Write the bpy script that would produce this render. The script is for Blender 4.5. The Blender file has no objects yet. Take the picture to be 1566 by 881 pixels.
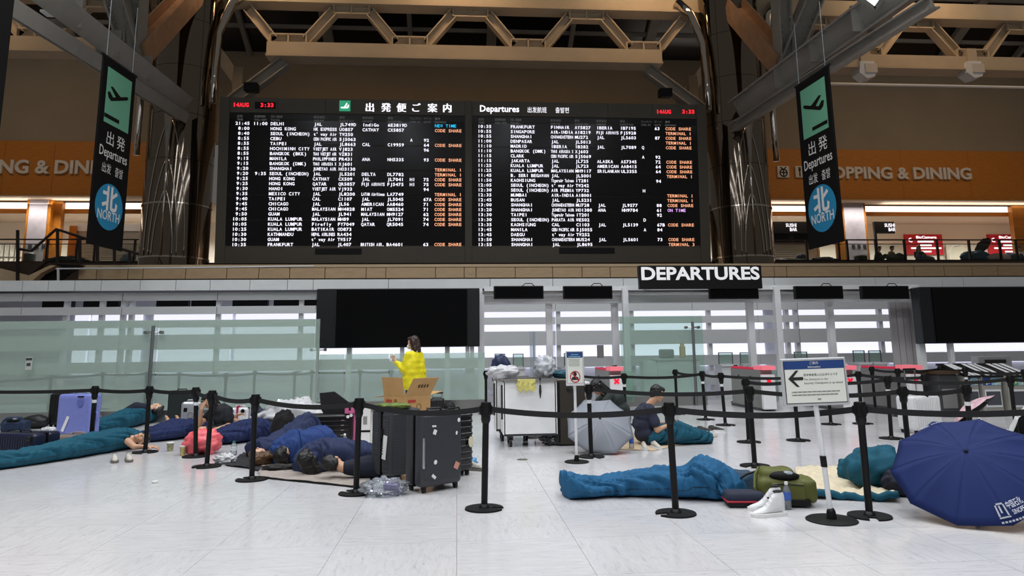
import bpy, bmesh, math, random
from math import sin, cos, pi, radians
from mathutils import Vector, Matrix, noise

# ---------------------------------------------------------------- camera, world, lights
SC = bpy.context.scene
COL = SC.collection
random.seed(7)
YAW, PITCH, ROLL, FPX, CX, CY, EYE = radians(4.5), 0.164903, -0.0114217, 1080.0, 783.0, 352.71, 1.447
_f = Vector((0, cos(PITCH), sin(PITCH))); _u = Vector((0, -sin(PITCH), cos(PITCH))); _x = Vector((1, 0, 0))
_r, _up = cos(ROLL)*_x + sin(ROLL)*_u, -sin(ROLL)*_x + cos(ROLL)*_u
_Z = Matrix.Rotation(-YAW, 3, 'Z')
CF, CU, CR = _Z @ _f, _Z @ _up, _Z @ _r
CAM = Vector((0, 0, EYE))
cam_d = bpy.data.cameras.new('camera'); cam_d.sensor_fit = 'HORIZONTAL'; cam_d.sensor_width = 36
cam_d.lens = 36*FPX/1566; cam_d.shift_y = (CY-440.5)/1566; cam_d.clip_end = 200; cam_d.clip_start = .05
cam = bpy.data.objects.new('camera', cam_d); COL.objects.link(cam)
m = Matrix((CR, CU, -CF)).transposed().to_4x4(); m.translation = CAM; cam.matrix_world = m
SC.camera = cam
SC.view_settings.view_transform = 'Standard'; SC.view_settings.look = 'None'
SC.view_settings.gamma = 1; SC.view_settings.use_curve_mapping = False; SC.view_settings.exposure = 0.0
w = bpy.data.worlds.new('night_hall'); SC.world = w; w.use_nodes = True
w.node_tree.nodes['Background'].inputs[0].default_value = (.50, .47, .44, 1)
w.node_tree.nodes['Background'].inputs[1].default_value = .20
def area(name, loc, size, energy, col=(1, 1, 1), tgt=None, spread=180):
    L = bpy.data.lights.new(name, 'AREA'); L.shape = 'RECTANGLE'; L.size, L.size_y = size
    L.energy = energy; L.color = col; L.spread = radians(spread)
    o = bpy.data.objects.new(name, L); COL.objects.link(o); o.location = loc
    d = Vector(tgt)-Vector(loc) if tgt else Vector((0, 0, -1))
    o.rotation_euler = d.to_track_quat('-Z', 'Y').to_euler()
    return o
# rows of ceiling lamps over the hall floor, out of the photograph above and behind the camera
for i, (lx, ly) in enumerate([(-8, 1), (0, 1), (8, 1), (-8, 8), (0, 8), (8, 8), (-8, 14), (0, 14), (8, 14), (-8, -6), (0, -6), (8, -6)]):
    area('hall_ceiling_lamp', (lx, ly, 12.5), (4.5, .8), 265 if ly < 12 else 275, (.96, .98, 1), spread=150)
# warm sodium floods on the roof truss
for lx in (-20, -8, 0, 8, 20, 29):
    area('truss_flood_lamp', (lx, 25.2, 19.5), (4, .8), 105, (1, .66, .38), (lx, 28.2, 14.2), 100)
# warm fill lamps added to brighten the gallery walls on both sides
for lx in (-21, 24):
    area('wall_fill_lamp', (lx, 26, 19.5), (8, 1.5), 33, (1, .9, .76), (lx*1.03, 36, 10), 110)

# ---------------------------------------------------------------- helpers
def ray(px, py): return CR*((px-CX)/FPX) - CU*((py-CY)/FPX) + CF
def G(px, py, z=0.0):
    d = ray(px, py); t = (z-EYE)/d.z
    return CAM + d*t
def At(px, py, Y):
    d = ray(px, py); return CAM + d*(Y/d.y)
def hexc(s, a=1):
    s = s.lstrip('#'); v = [int(s[i:i+2], 16)/255 for i in (0, 2, 4)]
    return tuple([x/12.92 if x <= .04045 else ((x+.055)/1.055)**2.4 for x in v]) + (a,)
MATS = {}
def mat(name, col='#808080', rough=.5, metal=0, var=0, vscale=8, bump=0, bscale=40, emit=None, es=1, spec=.5, stretch=None, coat=0, sheen=0):
    if name in MATS: return MATS[name]
    m = bpy.data.materials.new(name); m.use_nodes = True; MATS[name] = m
    nt = m.node_tree; b = nt.nodes['Principled BSDF']; I = b.inputs
    c = hexc(col) if isinstance(col, str) else col
    I['Base Color'].default_value = c; I['Roughness'].default_value = rough; I['Metallic'].default_value = metal
    I['Specular IOR Level'].default_value = spec; I['Coat Weight'].default_value = coat; I['Sheen Weight'].default_value = sheen
    if var or bump:
        tc = nt.nodes.new('ShaderNodeTexCoord'); mp = nt.nodes.new('ShaderNodeMapping'); nt.links.new(tc.outputs['Object'], mp.inputs[0])
        if stretch: mp.inputs['Scale'].default_value = stretch
    if var:
        n = nt.nodes.new('ShaderNodeTexNoise'); n.inputs['Scale'].default_value = vscale; n.inputs['Detail'].default_value = 5
        nt.links.new(mp.outputs[0], n.inputs['Vector'])
        r = nt.nodes.new('ShaderNodeMapRange'); r.inputs[1].default_value = .3; r.inputs[2].default_value = .7
        r.inputs[3].default_value = 1-var; r.inputs[4].default_value = 1+var; nt.links.new(n.outputs['Fac'], r.inputs[0])
        mx = nt.nodes.new('ShaderNodeMix'); mx.data_type = 'RGBA'; mx.blend_type = 'MULTIPLY'; mx.inputs[0].default_value = 1
        mx.inputs[6].default_value = c; nt.links.new(r.outputs[0], mx.inputs[7]); nt.links.new(mx.outputs[2], I['Base Color'])
    if bump:
        n2 = nt.nodes.new('ShaderNodeTexNoise'); n2.inputs['Scale'].default_value = bscale; n2.inputs['Detail'].default_value = 4
        nt.links.new(mp.outputs[0], n2.inputs['Vector'])
        bp = nt.nodes.new('ShaderNodeBump'); bp.inputs['Strength'].default_value = bump; bp.inputs['Distance'].default_value = .01
        nt.links.new(n2.outputs['Fac'], bp.inputs['Height']); nt.links.new(bp.outputs[0], I['Normal'])
    if emit:
        I['Emission Color'].default_value = hexc(emit) if isinstance(emit, str) else emit; I['Emission Strength'].default_value = es
    return m
def glass(name, tint='#dfeee6', gloss=.10, haze=.12, hcol='#b9c9c0', rough=.02):
    if name in MATS: return MATS[name]
    m = bpy.data.materials.new(name); m.use_nodes = True; MATS[name] = m; nt = m.node_tree
    nt.nodes.remove(nt.nodes['Principled BSDF']); out = nt.nodes['Material Output']
    t = nt.nodes.new('ShaderNodeBsdfTransparent'); t.inputs[0].default_value = hexc(tint)
    g = nt.nodes.new('ShaderNodeBsdfGlossy'); g.inputs['Roughness'].default_value = rough
    d = nt.nodes.new('ShaderNodeBsdfDiffuse'); d.inputs[0].default_value = hexc(hcol)
    a = nt.nodes.new('ShaderNodeMixShader'); a.inputs[0].default_value = haze
    b = nt.nodes.new('ShaderNodeMixShader'); lw = nt.nodes.new('ShaderNodeLayerWeight'); lw.inputs[0].default_value = gloss
    nt.links.new(t.outputs[0], a.inputs[1]); nt.links.new(d.outputs[0], a.inputs[2])
    nt.links.new(lw.outputs['Fresnel'], b.inputs[0]); nt.links.new(a.outputs[0], b.inputs[1]); nt.links.new(g.outputs[0], b.inputs[2])
    nt.links.new(b.outputs[0], out.inputs[0]); return m

class MB:
    """collects boxes, bars, tubes and prisms; build() links them as one mesh object"""
    def __init__(s): s.v = []; s.f = []; s.mi = []; s.k = 0
    def add(s, vs, fs, M=None):
        n = len(s.v); s.v += [tuple(M @ Vector(p)) if M else tuple(p) for p in vs]
        s.f += [tuple(i+n for i in f) for f in fs]; s.mi += [s.k]*len(fs); return s
    def box(s, c, d, M=None, taper=1):
        x, y, z = [k/2 for k in d]; t = taper
        vs = [(c[0]+a*x*(t if e > 0 else 1), c[1]+b*y*(t if e > 0 else 1), c[2]+e*z) for e in (-1, 1) for a, b in ((-1, -1), (1, -1), (1, 1), (-1, 1))]
        return s.add(vs, [(3, 2, 1, 0), (4, 5, 6, 7), (0, 1, 5, 4), (1, 2, 6, 5), (2, 3, 7, 6), (3, 0, 4, 7)], M)
    def bb(s, x0, x1, y0, y1, z0, z1): return s.box(((x0+x1)/2, (y0+y1)/2, (z0+z1)/2), (x1-x0, y1-y0, z1-z0))
    def rbox(s, c, d, r=.02, seg=3, M=None):
        bm = bmesh.new(); bmesh.ops.create_cube(bm, size=1); bmesh.ops.scale(bm, vec=d, verts=bm.verts)
        bmesh.ops.bevel(bm, geom=bm.edges[:], offset=min(r, min(d)*.49), segments=seg, affect='EDGES', profile=.5)
        bmesh.ops.translate(bm, vec=c, verts=bm.verts); bm.verts.index_update()
        s.add([v.co[:] for v in bm.verts], [[v.index for v in f.verts] for f in bm.faces], M); bm.free(); return s
    def bar(s, a, b, w, h=None, up=(0, 0, 1)):
        a, b = Vector(a), Vector(b); h = h or w; d = (b-a); L = d.length
        if L < 1e-6: return s
        d /= L; u = Vector(up)
        if abs(d.dot(u)) > .98: u = Vector((1, 0, 0))
        x = d.cross(u).normalized(); z = x.cross(d).normalized()
        M = Matrix((x, d, z)).transposed().to_4x4(); M.translation = (a+b)/2
        return s.box((0, 0, 0), (w, L, h), M)
    def tube(s, pts, r, n=8, cap=True):
        pts = [Vector(p) for p in pts]; rs = r if isinstance(r, (list, tuple)) else [r]*len(pts)
        vs = []; fs = []; px = None
        for i, p in enumerate(pts):
            d = (pts[min(i+1, len(pts)-1)]-pts[max(i-1, 0)])
            d = d.normalized() if d.length > 1e-9 else Vector((0, 0, 1))
            if px is None:
                px = d.orthogonal().normalized()
            else:
                px = px - d*px.dot(d); px = px.normalized() if px.length > 1e-6 else d.orthogonal().normalized()
            y = d.cross(px)
            vs += [p + (px*cos(2*pi*k/n) + y*sin(2*pi*k/n))*rs[i] for k in range(n)]
        for i in range(len(pts)-1):
            for k in range(n):
                a = i*n+k; b = i*n+(k+1) % n; fs.append((a, b, b+n, a+n))
        if cap: fs += [tuple(range(n-1, -1, -1)), tuple(range(len(vs)-n, len(vs)))]
        return s.add(vs, fs)
    def lathe(s, prof, n=24, M=None, c=(0, 0, 0)):
        vs = []; fs = []
        for r, z in prof: vs += [(c[0]+r*cos(2*pi*k/n), c[1]+r*sin(2*pi*k/n), c[2]+z) for k in range(n)]
        for i in range(len(prof)-1):
            for k in range(n): a = i*n+k; b = i*n+(k+1) % n; fs.append((a, b, b+n, a+n))
        fs += [tuple(range(n-1, -1, -1)), tuple(range(len(vs)-n, len(vs)))]
        return s.add(vs, fs, M)
    def prism(s, poly, t, M=None):
        """polygon in local x,z extruded along +y by t"""
        n = len(poly); vs = [(p[0], 0, p[1]) for p in poly] + [(p[0], t, p[1]) for p in poly]
        fs = [tuple(range(n)), tuple(range(2*n-1, n-1, -1))] + [(i, i+n, (i+1) % n+n, (i+1) % n) for i in range(n)]
        return s.add(vs, fs, M)
    def ell(s, c, r, nu=12, nv=8, M=None):
        vs = [(c[0], c[1], c[2]-r[2])]; fs = []
        for j in range(1, nv):
            t = -pi/2+pi*j/nv
            vs += [(c[0]+r[0]*cos(t)*cos(2*pi*k/nu), c[1]+r[1]*cos(t)*sin(2*pi*k/nu), c[2]+r[2]*sin(t)) for k in range(nu)]
        vs.append((c[0], c[1], c[2]+r[2])); N = len(vs)-1
        for k in range(nu): fs.append((0, 1+(k+1) % nu, 1+k)); fs.append((N, N-nu+k, N-nu+(k+1) % nu))
        for j in range(nv-2):
            for k in range(nu): a = 1+j*nu+k; b = 1+j*nu+(k+1) % nu; fs.append((a, b, b+nu, a+nu))
        return s.add(vs, fs, M)
    def caps(s, a, ra, b, rb, n=10):
        """tapered capsule between two joints"""
        a, b = Vector(a), Vector(b); d = b-a; L = d.length
        if L < 1e-5: return s.ell(a, (ra, ra, ra), n, 6)
        d /= L; pts = []; rs = []
        for k in range(4): t = pi/2*(k/4-.0); pts.append(a-d*ra*cos(t)); rs.append(max(ra*sin(t), ra*.08))
        pts.append(a); rs.append(ra); pts.append(b); rs.append(rb)
        for k in range(1, 5): t = pi/2*k/4; pts.append(b+d*rb*sin(t)); rs.append(max(rb*cos(t), rb*.08))
        return s.tube(pts, rs, n)
    def mesh(s, name, mats, smooth=False):
        me = bpy.data.meshes.new(name); me.from_pydata(s.v, [], s.f)
        for mm in (mats if isinstance(mats, (list, tuple)) else [mats]): me.materials.append(mm)
        if max(s.mi, default=0): me.polygons.foreach_set('material_index', s.mi)
        if smooth:
            me.polygons.foreach_set('use_smooth', [True]*len(me.polygons))
            if smooth != 'full':
                try: me.set_sharp_from_angle(angle=radians(smooth if smooth is not True else 40))
                except Exception: pass
        me.update(); return me
    def build(s, name, mats, parent=None, loc=None, rot=None, smooth=False):
        return link(name, s.mesh(name, mats, smooth), parent, loc, rot)
PENDING = []          # linked to the scene at the end, which keeps the evaluations below cheap
def link(name, data, parent=None, loc=None, rot=None):
    o = bpy.data.objects.new(name, data); PENDING.append(o)
    if parent: o.parent = parent
    if loc: o.location = loc
    if rot: o.rotation_euler = rot if isinstance(rot, (tuple, list)) else (0, 0, rot)
    return o
def tag(o, label, cat, group=None):
    o['label'] = label; o['category'] = cat
    if group: o['group'] = group
    return o
def thing(name, label, cat, loc=(0, 0, 0), rot=0, group=None):
    return tag(link(name, None, None, loc, rot), label, cat, group)
def struct(o): o['kind'] = 'structure'; return o
# ---- lettering
_GC = {}
def _txt(body, bold=0.0, res=2, shear=0):
    k = (body, bold, res, shear)
    if k not in _GC:
        cu = bpy.data.curves.new('lettering', 'FONT'); cu.body = body; cu.size = 1; cu.resolution_u = res; cu.offset = bold; cu.shear = shear
        o = bpy.data.objects.new('lettering', cu); COL.objects.link(o)
        me = bpy.data.meshes.new_from_object(o.evaluated_get(bpy.context.evaluated_depsgraph_get()))
        vs = [(v.co.x, v.co.y) for v in me.vertices]; fs = [tuple(p.vertices) for p in me.polygons]
        COL.objects.unlink(o); bpy.data.objects.remove(o); bpy.data.curves.remove(cu); bpy.data.meshes.remove(me)
        xs = [v[0] for v in vs] or [0]; ys = [v[1] for v in vs] or [0]
        _GC[k] = (vs, fs, min(xs), max(xs), min(ys), max(ys))
    return _GC[k]
def lettering(mb, body, x, z, w=None, h=.1, y=0, anchor='l', bold=0, mono=None, M=None, res=2, capz=None, shear=0):
    """flat letters in the x,z plane facing -y. h = cap height; w = total width (fits); mono = cell pitch"""
    if mono:
        for i, ch in enumerate(body):
            if ch == ' ': continue
            vs, fs, a, b, c, d = _txt(ch, bold, res)
            sc = h/.73; sx = min(sc*1.12, mono*.9/max(b-a, .01)); cxx = x+mono*(i+.5)-(a+b)/2*sx
            mb.add([(cxx+p[0]*sx, y, z+p[1]*sc) for p in vs], fs, M)
        return
    vs, fs, a, b, c, d = _txt(body, bold, res, shear)
    sc = h/(.73 if capz is None else capz); sx = sc
    if w: sx = w/(b-a)
    W = (b-a)*sx; ox = x - (0 if anchor == 'l' else W/2 if anchor == 'c' else W)
    mb.add([(ox+(p[0]-a)*sx, y, z+p[1]*sc) for p in vs], fs, M)
def solid(o, t):
    md = o.modifiers.new('thick', 'SOLIDIFY'); md.thickness = t; md.offset = 0; return o
def bevel(o, w=.01, n=2):
    md = o.modifiers.new('bevel', 'BEVEL'); md.width = w; md.segments = n; md.limit_method = 'ANGLE'; return o
def remesh(mb, name, mats, vox, parent=None, smooth=4, loc=None, rot=None, disp=0, dscale=6, seed=0):
    o = mb.build(name, mats, parent, loc, rot)
    r = o.modifiers.new('r', 'REMESH'); r.mode = 'VOXEL'; r.voxel_size = vox
    if smooth: sm = o.modifiers.new('s', 'SMOOTH'); sm.factor = .5; sm.iterations = smooth
    par = o.parent; o.parent = None; COL.objects.link(o); dg = bpy.context.evaluated_depsgraph_get(); dg.update()
    me = bpy.data.meshes.new_from_object(o.evaluated_get(dg)); o.modifiers.clear(); COL.objects.unlink(o); o.parent = par; old = o.data
    if disp:
        me.update()
        for v in me.vertices: v.co = v.co + v.normal*disp*noise.noise(v.co*dscale+Vector((seed, seed*2.3, 0)))
    me.materials.clear()
    for mm in (mats if isinstance(mats, (list, tuple)) else [mats]): me.materials.append(mm)
    me.polygons.foreach_set('use_smooth', [True]*len(me.polygons)); o.data = me; me.name = name
    bpy.data.meshes.remove(old); return o
def crom(P, n):
    """Catmull-Rom samples of equal-length tuples"""
    out = []; N = len(P)-1
    for i in range(n+1):
        t = N*i/n; k = min(int(t), N-1); u = t-k
        p0, p1, p2, p3 = P[max(k-1, 0)], P[k], P[k+1], P[min(k+2, N)]
        out.append(tuple(.5*((2*b)+(-a+c)*u+(2*a-5*b+4*c-d)*u*u+(-a+3*b-3*c+d)*u**3) for a, b, c, d in zip(p0, p1, p2, p3)))
    return out
# ---------------------------------------------------------------- materials of the place
def marble(name, rot):
    m = bpy.data.materials.new(name); m.use_nodes = True; MATS[name] = m; nt = m.node_tree; b = nt.nodes['Principled BSDF']
    ge = nt.nodes.new('ShaderNodeNewGeometry'); mp = nt.nodes.new('ShaderNodeMapping'); mp.inputs['Scale'].default_value = (3, 16, 1) if not rot else (16, 3, 1)
    nt.links.new(ge.outputs['Position'], mp.inputs[0])
    n = nt.nodes.new('ShaderNodeTexNoise'); n.inputs['Scale'].default_value = 1.6; n.inputs['Detail'].default_value = 8; n.inputs['Roughness'].default_value = .68
    n.inputs['Distortion'].default_value = .6; nt.links.new(mp.outputs[0], n.inputs['Vector'])
    cr = nt.nodes.new('ShaderNodeValToRGB'); e = cr.color_ramp.elements
    e[0].position, e[0].color = .30, hexc('#c6c5c8'); e[1].position, e[1].color = .45, hexc('#d6d5d7')
    e2 = cr.color_ramp.elements.new(.7); e2.color = hexc('#dfdee0'); nt.links.new(n.outputs['Fac'], cr.inputs[0])
    n2 = nt.nodes.new('ShaderNodeTexNoise'); n2.inputs['Scale'].default_value = .5; n2.inputs['Detail'].default_value = 4; nt.links.new(ge.outputs['Position'], n2.inputs['Vector'])
    mx = nt.nodes.new('ShaderNodeMix'); mx.data_type = 'RGBA'; mx.blend_type = 'MULTIPLY'; mx.inputs[0].default_value = .28
    nt.links.new(cr.outputs[0], mx.inputs[6]); nt.links.new(n2.outputs['Fac'], mx.inputs[7])
    mp3 = nt.nodes.new('ShaderNodeMapping'); mp3.inputs['Scale'].default_value = (14, 60, 1) if not rot else (60, 14, 1); nt.links.new(ge.outputs['Position'], mp3.inputs[0])
    n3 = nt.nodes.new('ShaderNodeTexNoise'); n3.inputs['Scale'].default_value = 1; n3.inputs['Detail'].default_value = 2; nt.links.new(mp3.outputs[0], n3.inputs['Vector'])
    c3 = nt.nodes.new('ShaderNodeValToRGB'); c3.color_ramp.elements[0].position = .27; c3.color_ramp.elements[0].color = (.30, .29, .29, 1); c3.color_ramp.elements[1].position = .32
    nt.links.new(n3.outputs['Fac'], c3.inputs[0])
    mx2 = nt.nodes.new('ShaderNodeMix'); mx2.data_type = 'RGBA'; mx2.blend_type = 'MULTIPLY'; mx2.inputs[0].default_value = .5
    nt.links.new(mx.outputs[2], mx2.inputs[6]); nt.links.new(c3.outputs[0], mx2.inputs[7])
    nt.links.new(mx2.outputs[2], b.inputs['Base Color'])
    r = nt.nodes.new('ShaderNodeMapRange'); r.inputs[3].default_value = .08; r.inputs[4].default_value = .24; nt.links.new(n2.outputs['Fac'], r.inputs[0])
    nt.links.new(r.outputs[0], b.inputs['Roughness']); b.inputs['Specular IOR Level'].default_value = .5
    return m
M_TILE = (marble('polished_stone_a', 0), marble('polished_stone_b', 1))
M_GROUT = mat('tile_joint', '#b4b3b5', .6)
M_FASC = mat('light_grey_panel', '#d8dbdb', .45, var=.04, vscale=2)
M_SLAT = mat('pale_grey_slat', '#c8cacb', .4)
M_WHITE = mat('white_metal', '#dcdee0', .35)
M_STEEL = mat('brushed_steel', '#a9aaa8', .28, 1, bump=.1, bscale=120)
M_DKSTEEL = mat('dark_post_steel', '#6f7375', .4, .4)
M_BLACK = mat('black_plastic', '#0b0b0c', .42, spec=.3)
M_BLACKM = mat('matte_black', '#0d0d0e', .65, spec=.25)
M_BEIGE = mat('beige_wood_panel', '#c2a682', .5, var=.1, vscale=3, stretch=(1, 1, 8))
M_LEDGE = mat('beige_ledge', '#ccb592', .45)
M_WALL = mat('taupe_wall', '#8f8370', .8, var=.05, vscale=.6)
M_WOOD = mat('amber_wood', '#b5721f', .5, var=.12, vscale=2.5, stretch=(1, 1, 6))
M_TRUSS = mat('cream_steel', '#b7a68c', .5, var=.06, vscale=1.5)
M_STRUT = mat('grey_steel', '#8e8a82', .5, var=.08, vscale=2)
M_COPPER = mat('bronze_steel', '#a98668', .45, .2, var=.15, vscale=3)
M_CHROME = mat('dark_mirror_steel', '#857a6d', .07, 1)
M_CHROME2 = mat('bright_mirror_steel', '#cfc9c0', .08, 1)
M_DARKGL = mat('night_glass', '#15171a', .25)
M_SCREEN = mat('screen_black', '#050608', .16, spec=.3)
M_SCREEN2 = mat('screen_side_black', '#15171b', .35)
M_GLASS = glass('fence_glass', '#dfeae4', .10, .30, '#cfe0d6')  # the pale haze stands for the bright hall mirrored in the panes
M_GLASS2 = glass('clear_glass', '#e3f0ea', .10, .12, '#cfe2d8')
M_LITW = mat('backlit_white', '#e9e9f4', .6, emit='#e8e8fb', es=1.0)
M_LITSLOT = mat('cove_light', '#ffffff', .6, emit='#fff3e6', es=1.9)
M_WHITEWALL = mat('shop_white', '#e6e0d4', .7)
M_RAIL = mat('dark_rail', '#2b2522', .4, .4)
M_LETTER = mat('channel_letter', '#d9d2c7', .45)

# ---------------------------------------------------------------- floor
fl = struct(MB().bb(-34, 38, -14, 44, -.25, -.012).build('floor', M_GROUT))
T = .9
cand = []
for i in range(-40, 46):
    for j in range(-4, 30):
        x, y = i*T, 1.2+j*T
        d = Vector((x+T/2, y+T/2, -EYE)); f = d.dot(CF)
        vis = False
        if f > .5:
            u = CX+FPX*d.dot(CR)/f; v = CY-FPX*d.dot(CU)/f
            vis = -140 < u < 1706 and v < 1010
        cand.append((0 if vis else 1, f if f > 0 else 99, i, j, x, y))
cand.sort()
tile_me = []
for k in (0, 1):
    b = MB(); b.box((0, 0, -.008), (T-.003, T-.003, .016)); tile_me.append(b.mesh('tile', M_TILE[k]))
rest = MB()
for n, (nv, f, i, j, x, y) in enumerate(cand):
    k = (i+j) % 2
    if n < 300 and not nv: link('tile', tile_me[k], fl, (x+T/2, y+T/2, 0))
    elif abs(x) < 36 and y > -12:
        rest.k = k; rest.add([(x+.0015, y+.0015, 0), (x+T-.0015, y+.0015, 0), (x+T-.0015, y+T-.0015, 0), (x+.0015, y+T-.0015, 0)], [(0, 1, 2, 3)])
o = rest.build('tile_field', list(M_TILE), fl); o['kind'] = 'stuff'

# ---------------------------------------------------------------- slatted wall with the lit checkpoint behind
YS = 21.0
def zx(py, px=100, Y=YS): return At(px, py, Y).z
def xx(px, py=500, Y=YS): return At(px, py, Y).x
sw = struct(MB().bb(xx(-120), xx(1700), YS+1.6, YS+1.75, 0, zx(430)).build('wall_back', mat('checkpoint_white', '#e2e3ea', .6)))
rows = [(448.5, 460.5), (470, 482), (491, 502.5), (513.5, 536.5), (555, 572), (590, 604)]
cuts = [-120, 30, 184, 330, 482, 610, 735, 850, 955, 1060, 1160, 1222, 1365, 1500, 1690]
for a, b in zip(cuts[:-1], cuts[1:]):
    for r0, r1 in rows:
        MB().bb(xx(a)+.01, xx(b)-.01, YS, YS+.06, zx(r1), zx(r0)).build('slat', M_SLAT, sw)
    MB().bb(xx(a)+.02, xx(b)-.02, YS+.005, YS+.055, 0, zx(618)).build('kick_panel', M_SLAT, sw)
for px in (95, 150, 183, 196, 330, 458, 615, 715, 722, 855, 968, 1087, 1207, 1222, 1351):
    MB().bb(xx(px)-.06, xx(px)+.06, YS+.1, YS+.25, 0, zx(448)).build('mullion', M_FASC, sw)
# glowing panels standing in for the lit rooms behind the slats
lit = MB()
for px0, px1 in ((70, 93), (98, 180), (200, 328), (335, 480), (480, 735), (735, 855), (860, 1200), (1225, 1700)):
    lit.bb(xx(px0), xx(px1), YS+1.5, YS+1.58, zx(575), zx(477))
lit.build('lit_room_glow', M_LITW, sw)
for px0, px1 in ((45, 92), (110, 165), (225, 275), (280, 322), (345, 400), (410, 480)):
    MB().bb(xx(px0), xx(px1), YS+.5, YS+.7, zx(474), zx(457)).build('dark_monitor', M_BLACK, sw)
# light grey fascia panels above it
fj = [-110, 5, 41, 80, 120, 160, 219, 273, 325, 385, 442, 481, 595, 749, 844, 951, 1060, 1180, 1333, 1435, 1467, 1580, 1700]
fz0, fz1 = zx(445.8), zx(430)
fas = struct(MB().bb(xx(-110), xx(1700), YS-.1, YS+1.7, fz0+.05, fz1-.03).build('trim_1', mat('shadow_gap', '#4a4b4c', .7)))
for a, b in zip(fj[:-1], fj[1:]): MB().bb(xx(a, 437)+.008, xx(b, 437)-.008, YS-.2, YS-.1, fz0, fz1).build('panel', M_FASC, fas)
# beige parapet in front of the board
YP = 23.6
bz0, bz1, bz2 = At(800, 424.5, YP).z, At(800, 408, YP).z, At(800, 404, YP).z
bj = [120, 148, 196, 219, 284, 347, 396, 443, 497, 560, 590, 666, 710, 728, 788, 845, 890, 933, 975, 1060, 1120, 1184, 1203, 1315, 1358, 1398, 1444, 1487, 1526, 1580, 1720]
par = struct(MB().bb(At(125, 415, YP).x, At(1720, 415, YP).x, YP+.08, YP+9, bz0-.6, bz2-.16).build('trim_2', mat('parapet_core', '#5b4c3b', .7)))
for a, b in zip(bj[:-1], bj[1:]): MB().bb(At(a, 415, YP).x+.012, At(b, 415, YP).x-.012, YP, YP+.08, bz0, bz1).build('panel', M_BEIGE, par)
MB().bb(At(120, 405, YP).x, At(1720, 405, YP).x, YP-.03, YP+.9, bz1, bz2).build('ledge', M_LEDGE, par)
# escalator at the left, dropping behind the fascia
es = thing('escalator', 'escalator with beige side panel and dark handrail rising at the far left', 'escalator', At(60, 428, 23))
def L(px, py, Y, o): return At(px, py, Y)-o.location
def poly3(mb, pts, t, o, Y):
    P = [L(a, b, Y, o) for a, b in pts]; n = len(P); Q = [p+Vector((0, t, 0)) for p in P]
    mb.add([tuple(p) for p in P+Q], [tuple(range(n-1, -1, -1)), tuple(range(n, 2*n))] + [(i, (i+1) % n, (i+1) % n+n, i+n) for i in range(n)])
b = MB(); poly3(b, [(42, 429), (44, 421), (77, 405.5), (86, 406), (62, 418), (50, 429)], .3, es, 22.9); b.build('side_panel', M_BEIGE, es)
b = MB(); poly3(b, [(50, 429), (64, 417), (86, 404), (126, 405.5), (104, 418), (90, 429)], .2, es, 23.25); b.build('dark_gap_sheet', M_BLACK, es)  # black sheet painting the dark of the gap beside the side panel
b = MB(); poly3(b, [(-30, 432), (-30, 403), (42, 421), (42, 432)], .2, es, 23.2); b.build('lower_panel', M_LEDGE, es)
b = MB(); poly3(b, [(-30, 404), (-30, 400), (70, 400), (44, 421)], .2, es, 23.6); b.build('dark_panel', mat('brown_panel', '#3d2e22', .6), es)  # plain dark brown panel above the lower one
b = MB(); b.tube([L(*p, 23, es) for p in ((30, 381), (48, 384), (86, 350.5), (134, 366), (212, 388.5))], .045); b.build('handrail', M_RAIL, es)
for px, y0, y1 in ((27, 352, 430), (88, 352, 404), (122, 364, 404), (149, 371, 404), (175, 378, 404), (198, 385, 404)):
    MB().bar(L(px, y1, 23, es), L(px, y0, 23, es), .07).build('post', M_RAIL, es)
b = MB(); b.tube([L(86, 411, 22.5, es), L(240, 410, 22.5, es), L(480, 407, 22.5, es)], .025); b.bar(L(89, 429, 22.5, es), L(89, 411, 22.5, es), .05); b.build('lower_handrail', M_WHITE, es)

# ---------------------------------------------------------------- upper walls, shop gallery, roof
YU = 36.0
struct(MB().bb(-32, 44, YU+.15, YU+.4, At(100, 216, YU).z, 17.4).build('wall_upper', M_WALL))
def gallery(x0, x1, wz0, wz1, n):
    t = struct(MB().bb(x0, x1, YU+.06, YU+.3, wz0, wz1).build('trim_%d' % n, M_WOOD))
    k = 7; s = (x1-x0)/k
    for i in range(k): MB().bb(x0+i*s+.006, x0+(i+1)*s-.006, YU, YU+.06, wz0, wz1).build('panel', M_WOOD, t)
    MB().bb(x0, x1, YU, YU+1.4, wz0-.06, wz0).build('soffit', mat('soffit_cream', '#c9b49a', .7), t)
    MB().bb(x0, x1, YU+1.3, YU+1.45, wz0-.65, wz0-.42).build('wood_beam', M_WOOD, t)
    MB().bb(x0, x1, YU+1.35, YU+1.4, wz0-.42, wz0-.1).build('cove_light', M_LITSLOT, t)
    MB().bb(x0, x1, YU+1.1, YU+1.2, wz0-.13, wz0-.06).build('slot_edge', M_RAIL, t)
zw0, zw1 = At(100, 299, YU).z, At(100, 216, YU).z
XL1, XR0 = At(232, 250, YU).x, At(1166, 250, YU).x
gallery(-32, XL1, zw0, zw1, 3); gallery(XR0, 44, zw0, zw1, 4)
ZD = 5.45
struct(MB().bb(-32, 46, 33, 46, ZD-.9, ZD).build('floor_gallery', mat('gallery_floor', '#4b3b2e', .4)))
struct(MB().bb(-32, 46, 43, 43.2, ZD, zw0).build('wall_shop', M_WHITEWALL))
struct(MB().bb(-32, 46, YU+1.4, 43.2, zw0-.12, zw0-.07).build('ceiling_shop', mat('shop_ceiling', '#e3d9c8', .8)))
for lx in (-24, -16, 16, 24, 33):
    area('shop_downlight', (lx, 40, zw0-.3), (7, 2), 560, (1, .94, .86), spread=140)
for lx in (-22, 16, 28): area('gallery_cove_lamp', (lx, YU+.7, zw0-.3), (9, .2), 45, (1, .9, .8), (lx, YU+.5, zw0+1), 180)
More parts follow.
